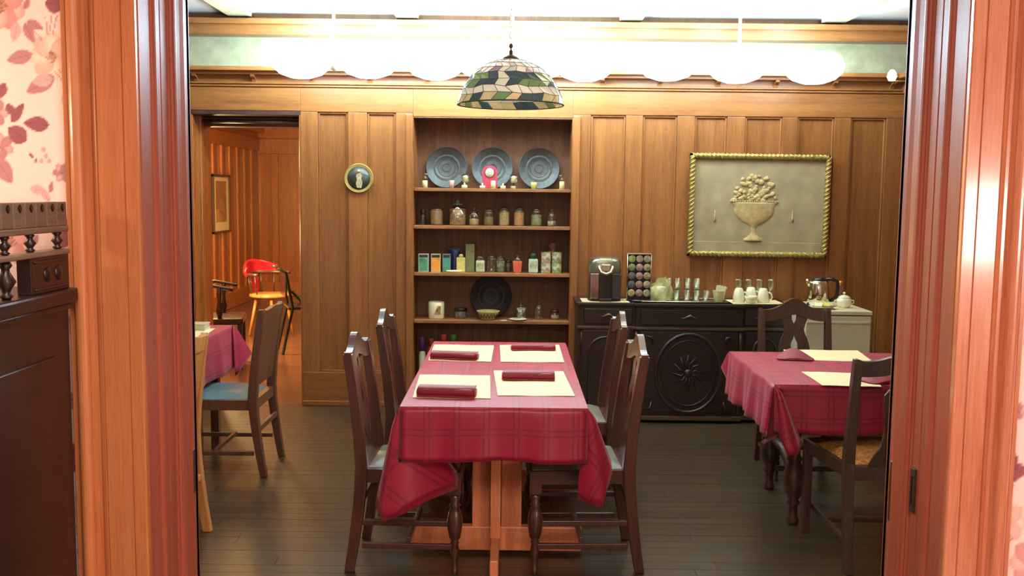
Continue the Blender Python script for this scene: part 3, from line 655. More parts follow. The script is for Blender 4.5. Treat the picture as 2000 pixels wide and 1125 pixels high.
jar(1020, 3, .038, .078, .020, .020, 'floral painted glass decanter behind the white saucer', speckle('white_flowers', [rgb(60, 66, 50), rgb(176, 180, 150), rgb(80, 70, 50), rgb(160, 166, 120)], 55), .086)
jar(1055, 3, .038, .082, .026, .012, 'empty clear stoppered jar left of the maroon lidded pot', None, 0)
jar(1087, 3, .036, .048, .032, .006, 'small glass pot with a maroon dome lid at the right end', col('cream_salt', 170, 156, 120), .034, col('maroon_glass', 84, 34, 40, .3), 'dome')
# bottom compartment, mostly behind the table
def bottle(px, ytop, r, label, m, capm, Yd=7.27, ch=.05):
    p = at(px, ytop, Yd); t = thing('bottle', label, 'bottle', (p.x, Yd, .10)); h = p.z - .10
    obj('body', MB().lathe([(r*.95, 0), (r, .01), (r, h-ch-.04), (r*.55, h-ch), (r*.5, h-ch)], seg=18), m, t)
    obj('cap', MB().lathe([(r*.7, h-ch-.01), (r*.75, h-.006), (r*.6, h), (0, h)], seg=16), capm, t)
bottle(825, 657, .026, 'white bottle with a tall purple cap in the bottom compartment', WHITE, col('purple_cap', 96, 60, 130), ch=.10)
bottle(843, 660, .032, 'bottle with a wide brown-red cap beside the purple capped one', col('rust_bottle', 150, 70, 60), col('rust_cap', 140, 64, 54))
bottle(867, 652, .030, 'bottle with a coral red cap in the bottom compartment', col('coral_bottle', 180, 84, 60), col('coral_cap', 190, 74, 66))
bottle(886, 652, .034, 'white bottle with a green lid in the bottom compartment', col('pale_bottle', 190, 200, 140), col('green_cap', 70, 130, 50))

# round portrait plaque
pq = thing('portrait_plate', 'round porcelain plate with a pale standing figure on the left pier', 'plate', at(701, 348, D-.02))
obj('disc', MB().lathe([(0, -.004), (.095, -.004), (.106, .006), (.100, .012), (.086, .006), (0, .005)], seg=40, axis='y'), plain('plate_glaze', rgb(176, 160, 96), .25, coat=.5, noise=.15), pq)
obj('painted_ground', MB().lathe([(.084, .006), (.084, .0072), (0, .0072)], seg=36, axis='y'), plain('dark_painted_ground', rgb(66, 70, 64), .3, noise=.5, scale=28), pq)
fg = [(-.012, -.07), (.02, -.072), (.026, -.03), (.018, .0), (.024, .02), (.012, .036), (.004, .038), (-.012, .03), (-.02, .012), (-.012, -.01), (-.022, -.04)]
f1 = obj('painted_figure', MB().prism(fg, 'y', -.0085, -.007), plain('pale_gown', rgb(186, 178, 140), .4, noise=.3, scale=50), pq)
obj('painted_head', MB().lathe([(.012, .0072), (.012, .0088), (0, .0088)], -.002, 0, .05, 14, axis='y'), col('painted_skin', 196, 170, 130), pq)
obj('gilt_rim', MB().tube([(.102*math.cos(a), -.010, .102*math.sin(a)) for a in [i*math.pi/20 for i in range(40)]], .004, 6, closed=True), plain('yellow_gilt', rgb(186, 178, 96), .3, metal=.5), pq)

# relief picture
PTL, PBR = at(1343, 302, D-.03), at(1611, 502, D-.03); PW, PH = 1.02, .745
pc = thing('relief_picture', 'large rope-framed relief picture of a fruit-filled urn above the sideboard', 'picture', ((1.275+2.305)/2, D-.014, 1.518)); pc.rotation_euler = (.0, .006, 0)
obj('backing', MB().box(-PW/2+.03, PW/2-.03, -.018, -.002, -PH/2+.03, PH/2-.03), RELIEF, pc)
fr = MB(); hw_, hh_ = PW/2-.018, PH/2-.018
for (a, b) in (((-hw_, -hh_), (hw_, -hh_)), ((hw_, -hh_), (hw_, hh_)), ((hw_, hh_), (-hw_, hh_)), ((-hw_, hh_), (-hw_, -hh_))):
    L = math.hypot(b[0]-a[0], b[1]-a[1]); n = int(L/.006)
    fr.tube([(a[0]+(b[0]-a[0])*i/n, -.028, a[1]+(b[1]-a[1])*i/n) for i in range(n+1)], .0185, 10)
    cc = obj('frame_side', fr, FRAMEG, pc); fr = MB()
    rp = MB(); tt_ = ((b[0]-a[0])/L, (b[1]-a[1])/L); nn = (-tt_[1], tt_[0])
    m_ = int(L/.030)
    for i in range(m_):                            # rope twists: slanted ridges around the round moulding
        c0 = (a[0]+tt_[0]*(i+.5)*L/m_, a[1]+tt_[1]*(i+.5)*L/m_); pts = []
        for q in range(7):
            g = math.pi*(q/6); s_ = (q/6-.5)*.042
            pts.append((c0[0]+tt_[0]*s_+nn[0]*.0185*math.cos(g), -.028-.0185*math.sin(g), c0[1]+tt_[1]*s_+nn[1]*.0185*math.cos(g)))
        rp.tube(pts, .0055, 5)
    obj('rope_twist', rp, FRAMEG, cc)
obj('frame_back', MB().box(-PW/2, PW/2, -.016, -.0, -PH/2, -PH/2+.04).box(-PW/2, PW/2, -.016, 0, PH/2-.04, PH/2).box(-PW/2, -PW/2+.04, -.016, 0, -PH/2, PH/2).box(PW/2-.04, PW/2, -.016, 0, -PH/2, PH/2), plain('frame_side_dark', rgb(92, 84, 48), .5), pc)
def rel(px, py):                                    # crop of the photograph (1688 px wide crop) to picture plane
    X = 1300 + px*360/1688; Yp = 280 + py*240/1125; p = at(X, Yp, D-.03); return p.x - pc.location.x, p.z - pc.location.z
urn = MB()
ux, uz = rel(800, 890); _, zt = rel(800, 540)
H = zt-uz
prof = [(.055, 0), (.055, .012), (.036, .022), (.016, .045), (.012, .07), (.018, .078), (.013, .085), (.03, .10), (.075, .125), (.112, .16), (.122, .195), (.118, .215), (.135, .235), (.14, .243), (.0, .243)]
k = H/.243
vs_, nseg = [], 12
urn.grid(lambda u, v: (ux + 1.22*prof[min(int(v*14+.001), 14)][0]*math.cos(math.pi*u), -.018 - .016*math.sin(math.pi*u)*min(1, prof[min(int(v*14+.001), 14)][0]/.05), uz + prof[min(int(v*14+.001), 14)][1]*k), 13, 15)
obj('urn', urn, RELIEFD, pc)
bd = MB()
for i in range(21):
    xx = ux - .17 + i*.017; bd.lathe([(0, -.007), (.006, -.004), (.007, 0), (.006, .004), (0, .007)], xx, -.026, zt+.006, 8)
obj('beaded_lip', bd, RELIEFD, pc)
obj('ledge', MB().box(-PW/2+.04, PW/2-.04, -.021, -.017, -PH/2+.03, rel(800, 905)[1]), RELIEF, pc, .002)
random.seed(11)
for i in range(75):
    a = random.uniform(0, math.pi); q = random.random()**.6; xx = ux + .155*q*math.cos(a); z_ = zt + .012 + .20*q*math.sin(a); r_ = random.uniform(.011, .021)
    m = MB().lathe([(0, -r_), (r_*.7, -r_*.7), (r_, 0), (r_*.7, r_*.7), (0, r_)], 0, 0, 0, 10)
    o = obj('fruit', m, RELIEFD, pc, loc=(xx, -.020, z_)); o.scale = (1.0+.5*random.random(), .6, .8+.3*random.random()); o.rotation_euler = (0, random.uniform(-1, 1), 0)
for px, py in ((450, 690), (1160, 690)):
    x_, z_ = rel(px, py); obj('tassel', MB().tube([(x_, -.019, z_+.06), (x_, -.02, z_+.01), (x_, -.02, z_-.02)], [.003, .005, .010], 6), RELIEFD, pc)

# ------------------------------------------------------------------ chairs
def dining_chair(name, label, wm, seatm, w=.40, dp=.39, post_h=.925, crest_h=.99, style='vase', trapez=0.0, sh=.46, rake=.055, group=None):
    t = thing(name, label, 'chair', (0, 0, 0), 0, group); hw = w/2
    def yb(z): return -.055*(1-z/sh)**1.5 if z < sh else -rake*((z-sh)/(post_h-sh))**1.3
    zs = [0, .12, .25, .36, sh, .58, .70, .82, post_h]
    for s in (-1, 1):
        rows = [(yb(z), z, .026 - .006*abs(z-sh)/sh) for z in zs]
        m = MB(); vs = []; fs = []
        for (yy, z, r) in rows:
            for dx, dy in ((-1, -1), (1, -1), (1, 1), (-1, 1)): vs.append((s*hw + dx*r*.82, yy + dy*r, z))
        for i in range(len(rows)-1):
            for k in range(4):
                l = (k+1) % 4; fs.append((i*4+k, i*4+l, i*4+4+l, i*4+4+k))
        fs += [(3, 2, 1, 0), tuple((len(rows)-1)*4+k for k in range(4))]
        m.add(vs, fs); obj('rear_leg', m, wm, t, .004)
        xf = s*(hw + trapez)
        fp = [(.010, .0), (.013, .006), (.014, .016), (.010, .022), (.013, .06), (.020, .10), (.014, .125), (.019, .134), (.014, .143), (.024, .158), (.031, .195), (.033, .235), (.026, .265), (.018, .285), (.024, .296), (.016, .306), (.022, .33), (.015, .345)]
        if style in ('vase',):
            lg = obj('front_leg', MB().lathe([(r, z) for r, z in fp], xf, dp, 0, 14).box(xf-.024, xf+.024, dp-.024, dp+.024, .345, sh-.02), wm, t)
            obj('glide', MB().lathe([(.012, 0), (.011, .006), (0, .006)], xf, dp, 0, 12), SILVER, lg)
        else:
            obj('front_leg', MB().box(xf-.02, xf+.02, dp-.02, dp+.02, 0, sh-.02), wm, t, .004)
    # seat rails (frame) and seat
    o_, i_ = .012, .02
    pl = [(-hw+.0, -.015), (hw-.0, -.015), (hw+trapez+.02, dp+.022), (-hw-trapez-.02, dp+.022)]
    obj('seat_frame', MB().prism(pl, 'z', sh-.075, sh-.018), wm, t, .004)
    pl2 = [(-hw+.022, .025), (hw-.022, .025), (hw+trapez, dp+.015), (-hw-trapez, dp+.015)]
    nS = 9; rows = []
    for j in range(nS):
        v = j/(nS-1); x0_ = -hw+.022 + (-trapez-.022)*v; x1_ = -x0_; yy = .025 + (dp-.01)*v
        rows.append([(x0_+(x1_-x0_)*i/8, yy, sh-.016+.030*(1-(2*i/8-1)**6)*(1-(2*v-1)**6)) for i in range(9)])
    obj('seat', MB().sheet([[(p[0], p[1], p[2]) for p in r] for r in rows], (0, 0, -.012)), seatm, t)
    # crest rail
    rows = []
    nC = 25; cw = hw + .016; cv = .012
    for j, tt in enumerate((0, .5, 1)):
        r = []
        for i in range(nC):
            u = 2*i/(nC-1)-1; hump = (crest_h-post_h)*math.exp(-(u/.42)**2*1.1) if style != 'bow' else (crest_h-post_h)*(1-u*u)
            ear = .012*math.exp(-((abs(u)-.95)/.08)**2)
            top = post_h + hump + ear; bot = post_h - .066 + hump*.55 + (.0 if abs(u) < .9 else .008)
            z = bot + (top-bot)*tt; r.append((u*cw, yb(min(z, post_h)) - .014 - cv*(1-u*u), z))
        rows.append(r)
    obj('crest_rail', MB().sheet(rows, (0, .028, 0)), wm, t, .003)
    # splat
    ybs = lambda z: yb(min(z, post_h)) - .008 - .012*(1 if z > .7 else (z-sh)/.24)
    if style == 'panel':
        obj('back_panel', MB().sheet([[(x_, ybs(z)+.004, z) for x_ in (-hw+.02, -hw/3, hw/3, hw-.02)] for z in (sh+.05, .60, .74, post_h-.04)], (0, .016, 0)), wm, t)
    else:
        if style == 'vase': spl = [(sh-.02, .075, 0), (.50, .060, 0), (.54, .040, 0), (.58, .055, 0), (.63, .082, 0), (.66, .090, .010), (.69, .092, .022), (.72, .086, .020), (.745, .078, .006), (.77, .066, 0), (.80, .058, .0), (.83, .066, .0), (.86, .078, .014), (.89, .084, .016), (.92, .085, .0), (.95, .085, 0)]
        else: spl = [(sh-.02, .10, 0), (.50, .075, 0), (.54, .050, 0), (.60, .042, .0), (.66, .046, .012), (.72, .055, .018), (.77, .058, .016), (.80, .036, .014), (.84, .034, .012), (.87, .040, .012), (.90, .06, 0), (.92, .07, 0)]
        for s in (-1, 1):
            rows = [[(s*h, ybs(z), z), (s*(h+wd)/2, ybs(z), z), (s*wd, ybs(z), z)][::s] for z, wd, h in spl]
            obj('splat', MB().sheet(rows, (0, .012, 0)), wm, t)
    # stretchers
    for s in (-1, 1):
        for z in ((.115, .215) if style == 'vase' else (.13,)):
            xa, xb_ = s*hw, s*(hw+trapez)
            obj('stretcher', MB().box(-.009, .009, 0, dp, -.012, .012), wm, t, .003, loc=(xa, .0, z))
    obj('stretcher', MB().box(-hw, hw, dp*.5-.01, dp*.5+.01, .13, .152), wm, t, .003)
    obj('back_stretcher', MB().box(-hw, hw, -.035, -.018, .25, .28), wm, t, .003)
    return t
G1 = 'chairs along the centre table'
c1 = dining_chair('dining_chair', 'dark wooden dining chair nearest the camera on the left of the centre table', CHAIRW, SEATG, group=G1)
def put(o, x, y, rz): o.location = (x, y, 0); o.rotation_euler = (0, 0, rz)
H_ = math.pi/2
put(c1, -.612, 4.165, -H_-.03)
dup(c1, (.492, 4.185, 0), H_+.03, 'dark wooden dining chair nearest the camera on the right of the centre table')
dup(c1, (-.600, 5.02, 0), -H_-.02, 'dark wooden dining chair farther back on the left of the centre table')
dup(c1, (.505, 5.02, 0), H_+.02, 'dark wooden dining chair farther back on the right of the centre table')
c5 = dining_chair('dining_chair', 'dark dining chair with pierced vase back behind the right table', CHAIRD, SEATG, w=.395, crest_h=.985, post_h=.915)
put(c5, 1.690, 5.72, math.pi)
c6 = dining_chair('dining_chair', 'dark chair with a woven rush seat at the right door jamb', CHAIRD, CANE, w=.36, dp=.46, post_h=.915, crest_h=.945, style='queen', trapez=.03, sh=.47)
put(c6, 1.620, 4.05, 0)
c7 = dining_chair('dining_chair', 'brown chair with a blue seat beside the left table', BROWNCH, SEATB, w=.42, dp=.44, post_h=.93, crest_h=.94, style='panel', sh=.45)
put(c7, -1.43, 5.52, H_)
c8 = dining_chair('dining_chair', 'pale wooden chair half hidden by the left door jamb', BLONDE, BLONDE, w=.42, dp=.44, post_h=.93, crest_h=.945, style='panel', sh=.47)
put(c8, -1.47, 4.22, H_)

# ------------------------------------------------------------------ tables and cloths
def cloth(name, label, x0, x1, y0, y1, z, drops, over=None, seed=1, mat=CLOTH, wave=.008):
    """drops = (front, back, left, right); over = {corner: [(top_xy, hem_xyz, flat_uv), ...]} replaces a corner's hem."""
    df, db, dl, dr = drops; rnd = random.Random(seed); L = []
    def side(ax, ay, bx_, by_, nx, ny, h, n):
        for i in range(n+1):
            u = i/n; X = ax+(bx_-ax)*u; Yy = ay+(by_-ay)*u; o = .022 + wave*math.sin(u*17+seed)+wave*.6*math.sin(u*41+seed*2)
            L.append(((X, Yy), (X+nx*o, Yy+ny*o, z-h-.006*math.sin(u*9)), (X+nx*h, Yy+ny*h)))
    def corner(key, cx, cy, sx, sy, hx, hy, first):   # hx overhang beyond x side, hy beyond y side
        if over and key in over: L.extend(over[key]); return
        n = 9
        for i in range(1, n):
            a = i/n*math.pi/2; 
            if first == 'y': a = math.pi/2 - a       # go from the y-side to the x-side
            ca, sa = math.cos(a), math.sin(a); r = min(hx/max(ca, 1e-3), hy/max(sa, 1e-3))
            b = a; flare = .10 + .055*math.cos(i*2.1+seed)
            q = max(0, r - max(hx, hy)*.0)
            L.append(((cx, cy), (cx+sx*math.cos(b)*r*flare*2.2+sx*.01, cy+sy*math.sin(b)*r*flare*2.2+sy*.01, z-r*math.sqrt(max(.1, 1-(flare*2.2)**2))), (cx+sx*ca*r, cy+sy*sa*r)))
    side(x0, y0, x1, y0, 0, -1, df, 26); corner('fr', x1, y0, 1, -1, dr, df, 'y')
    side(x1, y0, x1, y1, 1, 0, dr, 30); corner('br', x1, y1, 1, 1, dr, db, 'x')
    side(x1, y1, x0, y1, 0, 1, db, 26); corner('bl', x0, y1, -1, 1, dl, db, 'y')
    side(x0, y1, x0, y0, -1, 0, dl, 30); corner('fl', x0, y0, -1, -1, dl, df, 'x')
    n = len(L); NV = 11; m = MB(); V = []; UV = []
    cx, cy = (x0+x1)/2, (y0+y1)/2
    for j in range(NV):
        v = j/(NV-1)
        for (tx, ty), hm, fu in L:
            if j == 0: V.append((tx, ty, z)); UV.append((tx, ty)); continue
            s = v; e = min(1, v*5)                     # rounded edge then straight fall
            V.append((tx+(hm[0]-tx)*(s*.85+.15*math.sin(e*math.pi/2)), ty+(hm[1]-ty)*(s*.85+.15*math.sin(e*math.pi/2)), z+(hm[2]-z)*s - .0))
            UV.append((tx+(fu[0]-tx)*s, ty+(fu[1]-ty)*s))
    F = []
    for j in range(NV-1):
        for i in range(n):
            k = (i+1) % n; F.append((j*n+i, (j+1)*n+i, (j+1)*n+k, j*n+k))
    m.add(V, F, True)
    base = len(m.v); V2 = []
    m.add([(x0, y0, z), (x1, y0, z), (x1, y1, z), (x0, y1, z)], [(0, 1, 2, 3)], False); UV += [(x0, y0), (x1, y0), (x1, y1), (x0, y1)]
    m.uv = UV
    o = obj(name, m, mat, None, solid=.0022); return tag(o, label, 'tablecloth')
TZ = .75
X0, X1, Y0, Y1 = -.438, .305, 3.78, 5.46
def hemr(px, py, Yd): p = at(px, py, Yd); return (p.x, p.y, p.z)
c_ = (X0, Y0)
# hem points that follow the gathered front corners
FL = [(c_, hemr(800, 900, 3.775), (X0-.35, Y0+.05)), (c_, hemr(770, 960, 3.78), (X0-.35, Y0)), (c_, hemr(733, 985, 3.76), (X0-.34, Y0-.05)), (c_, hemr(747, 1020, 3.74), (X0-.34, Y0-.2)),
      (c_, hemr(790, 1003, 3.74), (X0-.27, Y0-.22)), (c_, hemr(835, 978, 3.79), (X0-.2, Y0-.22)), (c_, hemr(893, 955, 3.90), (X0-.12, Y0-.22)), (c_, hemr(897, 915, 3.96), (X0-.05, Y0-.22)), (c_, hemr(850, 893, 3.86), (X0, Y0-.22)), (c_, hemr(815, 886, 3.775), (X0+.02, Y0-.22))]
c_ = (X1, Y0)
FR = [(c_, hemr(1138, 888, 3.775), (X1, Y0-.22)), (c_, hemr(1130, 935, 3.80), (X1+.05, Y0-.22)), (c_, hemr(1128, 975, 3.80), (X1+.12, Y0-.22)), (c_, hemr(1150, 985, 3.78), (X1+.2, Y0-.21)), (c_, hemr(1176, 992, 3.77), (X1+.26, Y0-.18)),
      (c_, hemr(1186, 955, 3.80), (X1+.26, Y0-.1)), (c_, hemr(1196, 925, 3.84), (X1+.25, Y0-.03)), (c_, hemr(1193, 900, 3.9), (X1+.24, Y0+.02))]
cloth('tablecloth', 'burgundy checked cloth on the centre table with bunched corners', X0, X1, Y0, Y1, TZ, (.215, .2, .27, .22), {'fl': FL, 'fr': FR}, 1)
tb = thing('dining_table', 'pedestal dining table under the burgundy cloth in the middle', 'table', (-.065, 4.62, 0))
obj('tabletop', MB().box(-.365, .362, -.825, .825, .715, .7465), PEDW, tb, .004)
def pedestal(yc, ft):
    obj('pedestal', MB().box(-.10, -.020, yc-.02, yc+.02, .12, .715).box(.028, .118, yc-.02, yc+.02, .12, .715), PEDW, tb, .004)
    obj('pedestal', MB().box(-.018, .026, yc-.11, yc+.11, .10, .715), PEDW, tb, .004)
    fo = obj('foot', MB().box(-.375, .385, yc-.022, yc+.022, .015, .125), PEDW, tb, .006)
pedestal(-.42, 1); pedestal(.45, 1)
obj('foot', MB().box(-.014, .022, -.78, .80, .02, .10), PEDW, tb, .006)

RX0, RX1, RY0, RY1 = 1.185, 2.55, 4.31, 5.22
c_ = (RX0, RY0)
RFL = [(c_, hemr(1487, 862, 4.7), (RX0-.25, RY0+.2)), (c_, hemr(1492, 868, 4.5), (RX0-.25, RY0+.1)), (c_, hemr(1508, 858, 4.36), (RX0-.25, RY0)), (c_, hemr(1520, 850, 4.30), (RX0-.25, RY0-.12)),
       (c_, hemr(1538, 888, 4.24), (RX0-.24, RY0-.22)), (c_, hemr(1556, 892, 4.25), (RX0-.12, RY0-.22)), (c_, hemr(1568, 868, 4.29), (RX0, RY0-.22))]
c_ = (RX0, RY1)
RBL = [(c_, hemr(1440, 690, 5.27), (RX0, RY1+.15)), (c_, hemr(1418, 700, 5.30), (RX0-.1, RY1+.15)), (c_, hemr(1408, 717, 5.26), (RX0-.2, RY1+.15)), (c_, hemr(1420, 742, 5.22), (RX0-.25, RY1+.1)), (c_, hemr(1436, 775, 5.15), (RX0-.25, RY1))]
cloth('tablecloth', 'burgundy cloth hanging in folds on the right table', RX0, RX1, RY0, RY1, TZ, (.215, .10, .23, .2), {'fl': RFL, 'bl': RBL}, 4, wave=.014)
tb2 = thing('dining_table', 'dark bulbous-legged table under the cloth at the right', 'table', (1.87, 4.77, 0))
obj('tabletop', MB().box(-.67, .67, -.44, .44, .72, .7465), CHAIRD, tb2, .004)
obj('apron', MB().box(-.50, .55, -.19, .35, .64, .72), CHAIRD, tb2, .004)
bul = [(.026, 0), (.032, .02), (.024, .04), (.022, .09), (.034, .105), (.024, .12), (.046, .16), (.056, .21), (.050, .26), (.030, .31), (.040, .325), (.028, .34), (.022, .42), (.036, .47), (.026, .49), (.034, .52), (.036, .66)]
for xx, yy in ((-.485, -.14), (-.455, .42), (.5, -.14), (.5, .42)):
    obj('leg', MB().lathe(bul, xx, yy, 0, 16), CHAIRD, tb2)
obj('stretcher', MB().tube([(-.46, .42, .30), (-.42, .30, .26), (-.44, .05, .20), (-.485, -.14, .25)], [.018, .024, .024, .018], 8), CHAIRD, tb2)
obj('stretcher', MB().box(-.46, .5, .41, .43, .10, .13), CHAIRD, tb2, .003)

LX1, LY1 = -1.745, 6.02; LX0, LY0 = -2.6, 4.75
c_ = (LX1, LY1)
LBR = [(c_, hemr(460, 735, 5.90), (LX1+.25, LY1-.05)), (c_, hemr(470, 722, 5.99), (LX1+.25, LY1+.02)), (c_, hemr(492, 690, 6.08), (LX1+.25, LY1+.18)), (c_, hemr(480, 680, 6.14), (LX1+.12, LY1+.25)), (c_, hemr(462, 668, 6.14), (LX1, LY1+.25))]
cloth('tablecloth', 'burgundy cloth on the left table beside the blue seat', LX0, LX1, LY0, LY1, TZ, (.2, .15, .2, .26), {'br': LBR}, 7)
tb3 = thing('dining_table', 'small table under the burgundy cloth at the left', 'table', (-2.17, 5.39, 0))
obj('tabletop', MB().box(-.42, .415, -.63, .62, .72, .7465), BROWNCH, tb3, .004)
for xx in (-.36, .34):
    for yy in (-.55, .54): obj('leg', MB().box(xx-.025, xx+.025, yy-.025, yy+.025, 0, .72), BROWNCH, tb3, .003)

# placemats and napkins
def placemat(pts, label, z=TZ+.0025):
    P = [onz(px, py, TZ) for px, py in pts]; c = sum(P, Vector())/4
    t = MB(); rows = []
    for j in range(9):
        v = j/8; a = P[0].lerp(P[3], v); b = P[1].lerp(P[2], v)
        rows.append([(p.x-c.x, p.y-c.y, .0015 + .0008*math.sin(9*u_+5*v)) for u_, p in ((i/8, a.lerp(b, i/8)) for i in range(9))])
    t.sheet(rows, (0, 0, -.0018)); o = obj('placemat', t, MAT, None, loc=(c.x, c.y, z)); return tag(o, label, 'placemat')
placemat([(806, 778), (958, 780), (957, 735), (820, 733)], 'ivory placemat at the near left setting of the centre table')
placemat([(972, 774), (1123, 775), (1100, 727), (964, 725)], 'ivory placemat at the near right setting of the centre table')
placemat([(836, 705), (959, 708), (965, 676), (848, 674)], 'ivory placemat at the far left setting of the centre table')
placemat([(978, 708), (1102, 709), (1092, 675), (976, 675)], 'ivory placemat at the far right setting of the centre table')
placemat([(1606, 754), (1722, 757), (1700, 731), (1565, 727)], 'ivory placemat at the near side of the right table')
placemat([(1545, 704), (1706, 708), (1675, 686), (1530, 684)], 'ivory placemat at the far side of the right table, under a napkin')
placemat([(340, 690), (383, 668), (420, 643), (370, 642)], 'ivory placemat on the left table at the door jamb')
def napkin(pa, pb, wpx, label, h=.034, lift=.0045):
    a = onz(pa[0], pa[1], TZ+.004); b = onz(pb[0], pb[1], TZ+.004); d = b-a; L = d.length; ang = math.atan2(d.y, d.x)
    t = thing('rolled_napkin', label, 'napkin', (a.x, a.y, TZ+lift), ang); W = wpx
    pr = [(-W*.5+W*.5*(1-math.cos(g)) , 0) for g in (0,)]
    n = 20; sec = []
    for i in range(n):
        g = 2*math.pi*i/n; c, s_ = math.cos(g), math.sin(g); sg = lambda q: (1 if q >= 0 else -1)*abs(q)**.7
        sec.append((W*.5*sg(c), h*.5 + h*.5*sg(s_)*(1+.10*math.cos(g*2+.6))))
    rows = []
    m = MB(); VV = []; FF = []; ns = 14
    for k in range(ns):
        u = k/(ns-1); e = 1-.16*(abs(2*u-1))**8
        for (yy, zz) in sec: VV.append((u*L, yy*e*(1+.03*math.sin(u*9))+.003*math.sin(u*5), zz*e*(1+.05*math.sin(u*7+1)) ))
    for k in range(ns-1):
        for i in range(n): FF.append((k*n+i, (k+1)*n+i, (k+1)*n+(i+1) % n, k*n+(i+1) % n))
    m.add(VV, FF, True); m.add(VV[:n], [tuple(range(n))]); m.add(VV[-n:], [tuple(range(n))[::-1]])
    obj('roll', m, NAP, t)
    fl_ = MB().sheet([[(u*L*.98+.004, yy, zz) for u in (0, .2, .4, .6, .8, 1)] for yy, zz in ((-W*.5-.010, .003), (-W*.30, .006), (-W*.42, h*.35), (-W*.50, h*.62), (-W*.30, h*.98), (.0, h*1.06), (W*.34, h*1.0))], (0, .0, .0035))
    obj('loose_fold', fl_, NAP, t)
napkin((816, 771), (930, 774), .085, 'rolled burgundy napkin on the near left placemat', .036)
napkin((980, 740), (1083, 741), .075, 'rolled burgundy napkin on the near right placemat', .034)
napkin((842, 699), (934, 702), .075, 'rolled burgundy napkin on the far left placemat', .032)
napkin((998, 683), (1084, 683), .065, 'rolled burgundy napkin on the far right placemat', .026)
# napkins on the right table
nk = thing('folded_napkin', 'burgundy napkin folded like a tent on the far placemat of the right table', 'napkin', onz(1553, 700, TZ+.005)); nk.rotation_euler = (0, 0, -.15)
obj('folded_cloth', MB().sheet([[(-.10, -.05, .0), (-.03, -.055, .012), (.04, -.055, .010), (.10, -.04, .0)], [(-.09, .0, .012), (-.03, .0, .04), (.04, .0, .036), (.09, .01, .006)], [(-.07, .06, .018), (-.02, .07, .055), (.02, .07, .05), (.07, .06, .008)], [(-.06, .11, .0), (-.02, .12, .022), (.02, .12, .02), (.06, .11, .0)]], (0, 0, -.010)), NAP, nk, sub=2)
obj('hem', MB().box(-.10, .08, -.062, -.05, .0, .006), NAP, nk, .002)
nk2 = thing('folded_napkin', 'burgundy napkin behind the splat of the rush-seated chair', 'napkin', onz(1718, 745, TZ+.005)); nk2.rotation_euler = (0, 0, .5)
obj('folded_cloth', MB().sheet([[(-.09, -.05, .0), (0, -.055, .02), (.09, -.05, .0)], [(-.09, .02, .012), (0, .02, .055), (.09, .02, .02)], [(-.07, .09, .0), (0, .10, .02), (.07, .09, .0)]], (0, 0, -.010)), NAP, nk2, sub=2)
# folded paper stack on left table
p = at(390, 634, 5.75); st = thing('paper_napkins', 'small stack of white paper napkins at the back of the left table', 'napkins', (p.x-.03, 5.80, TZ+.002))
for i in range(5): obj('paper_napkin', MB().box(-.06, .06, -.05, .05, i*.009, i*.009+.007), CHINA, st, .002, loc=(.003*math.sin(i*2), 0, 0))

# ------------------------------------------------------------------ hanging stained glass lamp
LC = at(997, 205, 3.8); LR = .205; LH = .175; LZ = LC.z
lp = thing('stained_glass_lamp', 'domed stained glass pendant lamp with green and cream glass over the table', 'lamp', (LC.x, 3.8, LZ))
LM = [plain('glass_'+n, rgb(*c), .25, coat=.4, noise=.25, scale=14, emit=rgb(*c), es=e) for n, c, e in (('cream', (232, 232, 206), .35), ('sage', (190, 204, 186), .30), ('leaf_green', (118, 158, 100), .25), ('dark_green', (66, 92, 98), .25), ('plum', (112, 96, 116), .2), ('mauve', (172, 158, 160), .25), ('amber', (220, 204, 150), .3))]  # unlit lamp; faint glow put into the glass for light coming through
def dome(th, v, k=1.0):      # v 0 top .. 1 rim
    a = v*1.42; r = LR*math.sin(a)/math.sin(1.42)*1.0; z = LH*(math.cos(a)-math.cos(1.42))/(1-math.cos(1.42)); return Vector((k*r*math.cos(th), k*r*math.sin(th), z*k + .0))
rows_v = [.10, .22, .34, .46, .58, .70, .80, .90, 1.0]; NS = 26; rng = random.Random(5)
J = {}
for j, v in enumerate(rows_v):
    for i in range(NS):
        jt = 0 if j in (0, len(rows_v)-1) else 1
        J[j, i] = (2*math.pi*(i + (.5 if j % 2 else 0) + jt*rng.uniform(-.22, .22))/NS, v + jt*rng.uniform(-.018, .018))
def gcol(j, i):
    th = (i % 13)
    if j == 0: return 1
    if j == 1: return [1, 5, 1, 4, 0][i % 5]
    if j == 2: return [1, 4, 5, 4, 4, 1, 0][(i+5) % 7]
    if j == 3: return [0, 5, 4, 5, 4, 0, 1][(i+1) % 7]
    if j == 4: return [3, 2, 2, 3, 0, 3, 3][(i) % 7]
    if j == 5: return [3, 2, 2, 2, 3, 3, 0][(i+2) % 7]
    if j == 6: return 0
    return [3, 6, 2, 6, 3, 3, 6, 6][i % 8]
lead = MB()
for j in range(len(rows_v)-1):
    for i in range(NS):
        q = [J[j, i], J[j, (i+1) % NS], J[j+1, (i+1) % NS], J[j+1, i]]
        q = [(a + (2*math.pi if (a < q[0][0]-3) else 0), v) for a, v in q]
        P = [dome(a, v) for a, v in q]; c = sum(P, Vector())/4; n_ = c.normalized()
        I = [c + (p_-c)*.95 for p_ in P]; B_ = [p_ - n_*.003 for p_ in I]
        m = MB().add(I + B_, [(0, 1, 2, 3), (7, 6, 5, 4), (0, 4, 5, 1), (1, 5, 6, 2), (2, 6, 7, 3), (3, 7, 4, 0)])
        obj('glass_piece', m, LM[gcol(j, i)], lp)
        lead.tube([P[0], P[1]], .0012, 4); lead.tube([P[0], P[3]], .0012, 4)
lead.tube([dome(2*math.pi*i/40, 1.0) for i in range(40)], .003, 5, closed=True)
